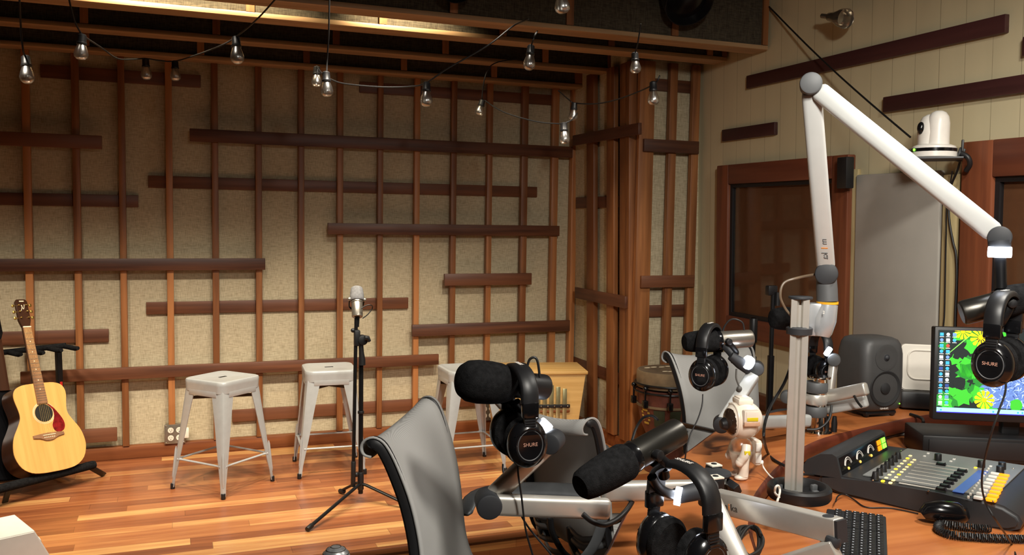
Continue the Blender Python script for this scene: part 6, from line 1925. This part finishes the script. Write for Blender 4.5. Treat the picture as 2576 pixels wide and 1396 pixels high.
# ================================================================== string lights
def bulb(parent, p, q, sz=1.0):
    """socket from p downwards, glass ends at q"""
    p, q = Vector(p), Vector(q)
    L = (q - p).length
    A = axisM(p, q - p)
    r = 0.0262 * sz
    sl = L * 0.40
    b = bmnew(); lathe(b, [(0, 0), (r * 0.42, 0), (r * 0.62, sl * 0.12), (r * 0.66, sl * 0.8), (r * 0.74, sl * 0.86), (r * 0.72, sl), (0, sl)], A, 18); so = obj('socket', b, 'black_plastic', parent)
    b = bmnew(); lathe(b, [(r * 0.52, sl * 0.98), (r * 0.6, sl * 1.08), (r * 0.85, sl + (L - sl) * 0.35), (r, sl + (L - sl) * 0.62), (r * 0.93, sl + (L - sl) * 0.82), (r * 0.6, sl + (L - sl) * 0.965), (0, L)], A, 22); g = obj('bulb', b, 'bulb_glass', so, 80)
    b = bmnew()
    for k in range(4):
        a = 2 * PI * k / 4
        tube(b, [A @ Vector((r * 0.12 * math.cos(a), r * 0.12 * math.sin(a), sl)), A @ Vector((r * 0.3 * math.cos(a), r * 0.3 * math.sin(a), sl + (L - sl) * 0.68))], 0.0007, 5)
    tube(b, [A @ Vector((0, 0, sl)), A @ Vector((0, 0, sl + (L - sl) * 0.4))], 0.003, 8); obj('filament', b, 'steel_plate', g)


SG = 'string lights under the beams'
def string(label, cords, bulbs, k=8):
    t = thing('string_light', label, 'string light', cords[0][0], group=SG)
    for c in cords:
        b = bmnew(); tube(b, smooth_pts(c, k), 0.0034, 8); obj('cord', b, 'cord_black', t)
    for p, q in bulbs: bulb(t, p, q)


string('bulb string crossing the upper left with three bulbs on a drooping cord',
       [[PD(168, -30, 3.3), PD(185, 45, 3.35), PD(204, 84, 3.4), PD(218, 96, 3.42), PD(255, 120, 3.7), PD(295, 147, 4.0), PD(335, 149, 4.2), PD(366, 147, 4.35), PD(400, 152, 4.45), PD(440, 154, 4.5), PD(500, 136, 4.2), PD(555, 115, 3.8), PD(592, 94, 3.45), PD(645, 50, 3.3), PD(700, -10, 3.2)]],
       [(PD(207, 86, 3.4), PD(203, 150, 3.4)), (PD(366, 147, 4.35), PD(369, 200, 4.35)), (PD(440, 153, 4.5), PD(442, 203, 4.5)), (PD(593, 93, 3.45), PD(598, 158, 3.42))])
string('single bulb on a steep cord at the upper left edge',
       [[PD(48, -30, 3.1), PD(52, 60, 3.2), PD(58, 125, 3.25), PD(65, 143, 3.3)]], [(PD(65, 141, 3.3), PD(69, 208, 3.28))])
string('bulb string over the centre with a bright cord rising to the right',
       [[PD(829, -20, 3.6), PD(827, 80, 3.65), PD(823, 150, 3.7), PD(822, 180, 3.7)], [PD(797, 166, 4.3), PD(812, 186, 4.0), PD(845, 205, 3.9), PD(885, 213, 3.85), PD(960, 219, 3.8), PD(1030, 218, 3.75), PD(1070, 209, 3.7), PD(1130, 170, 3.7), PD(1225, 116, 3.75), PD(1290, 66, 3.8), PD(1330, 48, 3.7)]],
       [(PD(797, 167, 4.3), PD(797, 218, 4.3)), (PD(820, 180, 3.7), PD(823, 243, 3.7)), (PD(1073, 207, 3.7), PD(1072, 267, 3.68))])
string('single bulb hanging below the beams right of centre',
       [[PY(1352, 78, 4.16), PD(1345, 90, 3.78), PD(1336, 116, 3.8)]], [(PD(1336, 114, 3.8), PD(1330, 175, 3.78))])
string('bulb string in front of the dark corner column and right end of the back wall',
       [[PY(1310, 148, 5.19), PD(1235, 165, 4.9), PD(1213, 240, 4.9), PD(1225, 256, 4.9), PD(1270, 283, 4.6), PD(1345, 305, 4.4), PD(1400, 311, 4.3), PD(1422, 309, 4.25), PD(1440, 300, 4.3), PD(1452, 285, 4.6)],
        [PD(1405, 228, 4.7), PD(1430, 250, 4.8), PD(1446, 259, 4.8), PD(1500, 261, 4.6), PD(1560, 248, 4.3), PD(1640, 215, 3.95), PD(1660, 190, 3.9)]],
       [(PD(1214, 251, 4.9), PD(1204, 290, 4.9)), (PD(1418, 308, 4.25), PD(1421, 362, 4.25)), (PD(1445, 258, 4.8), PD(1441, 303, 4.8)), (PD(1643, 205, 3.9), PD(1644, 264, 3.9))])
string('bulb hanging before the top of the corner column',
       [[PD(1612, 60, 4.0), PD(1604, 110, 4.05), PD(1597, 135, 4.1)]], [(PD(1597, 132, 4.1), PD(1599, 184, 4.1))])
string('bulb at the top edge right of centre against the tall beam face',
       [[PD(1395, -90, 2.95), PD(1402, -50, 2.95), PD(1406, -32, 2.95)]], [(PD(1406, -34, 2.95), PD(1417, 33, 2.95))])
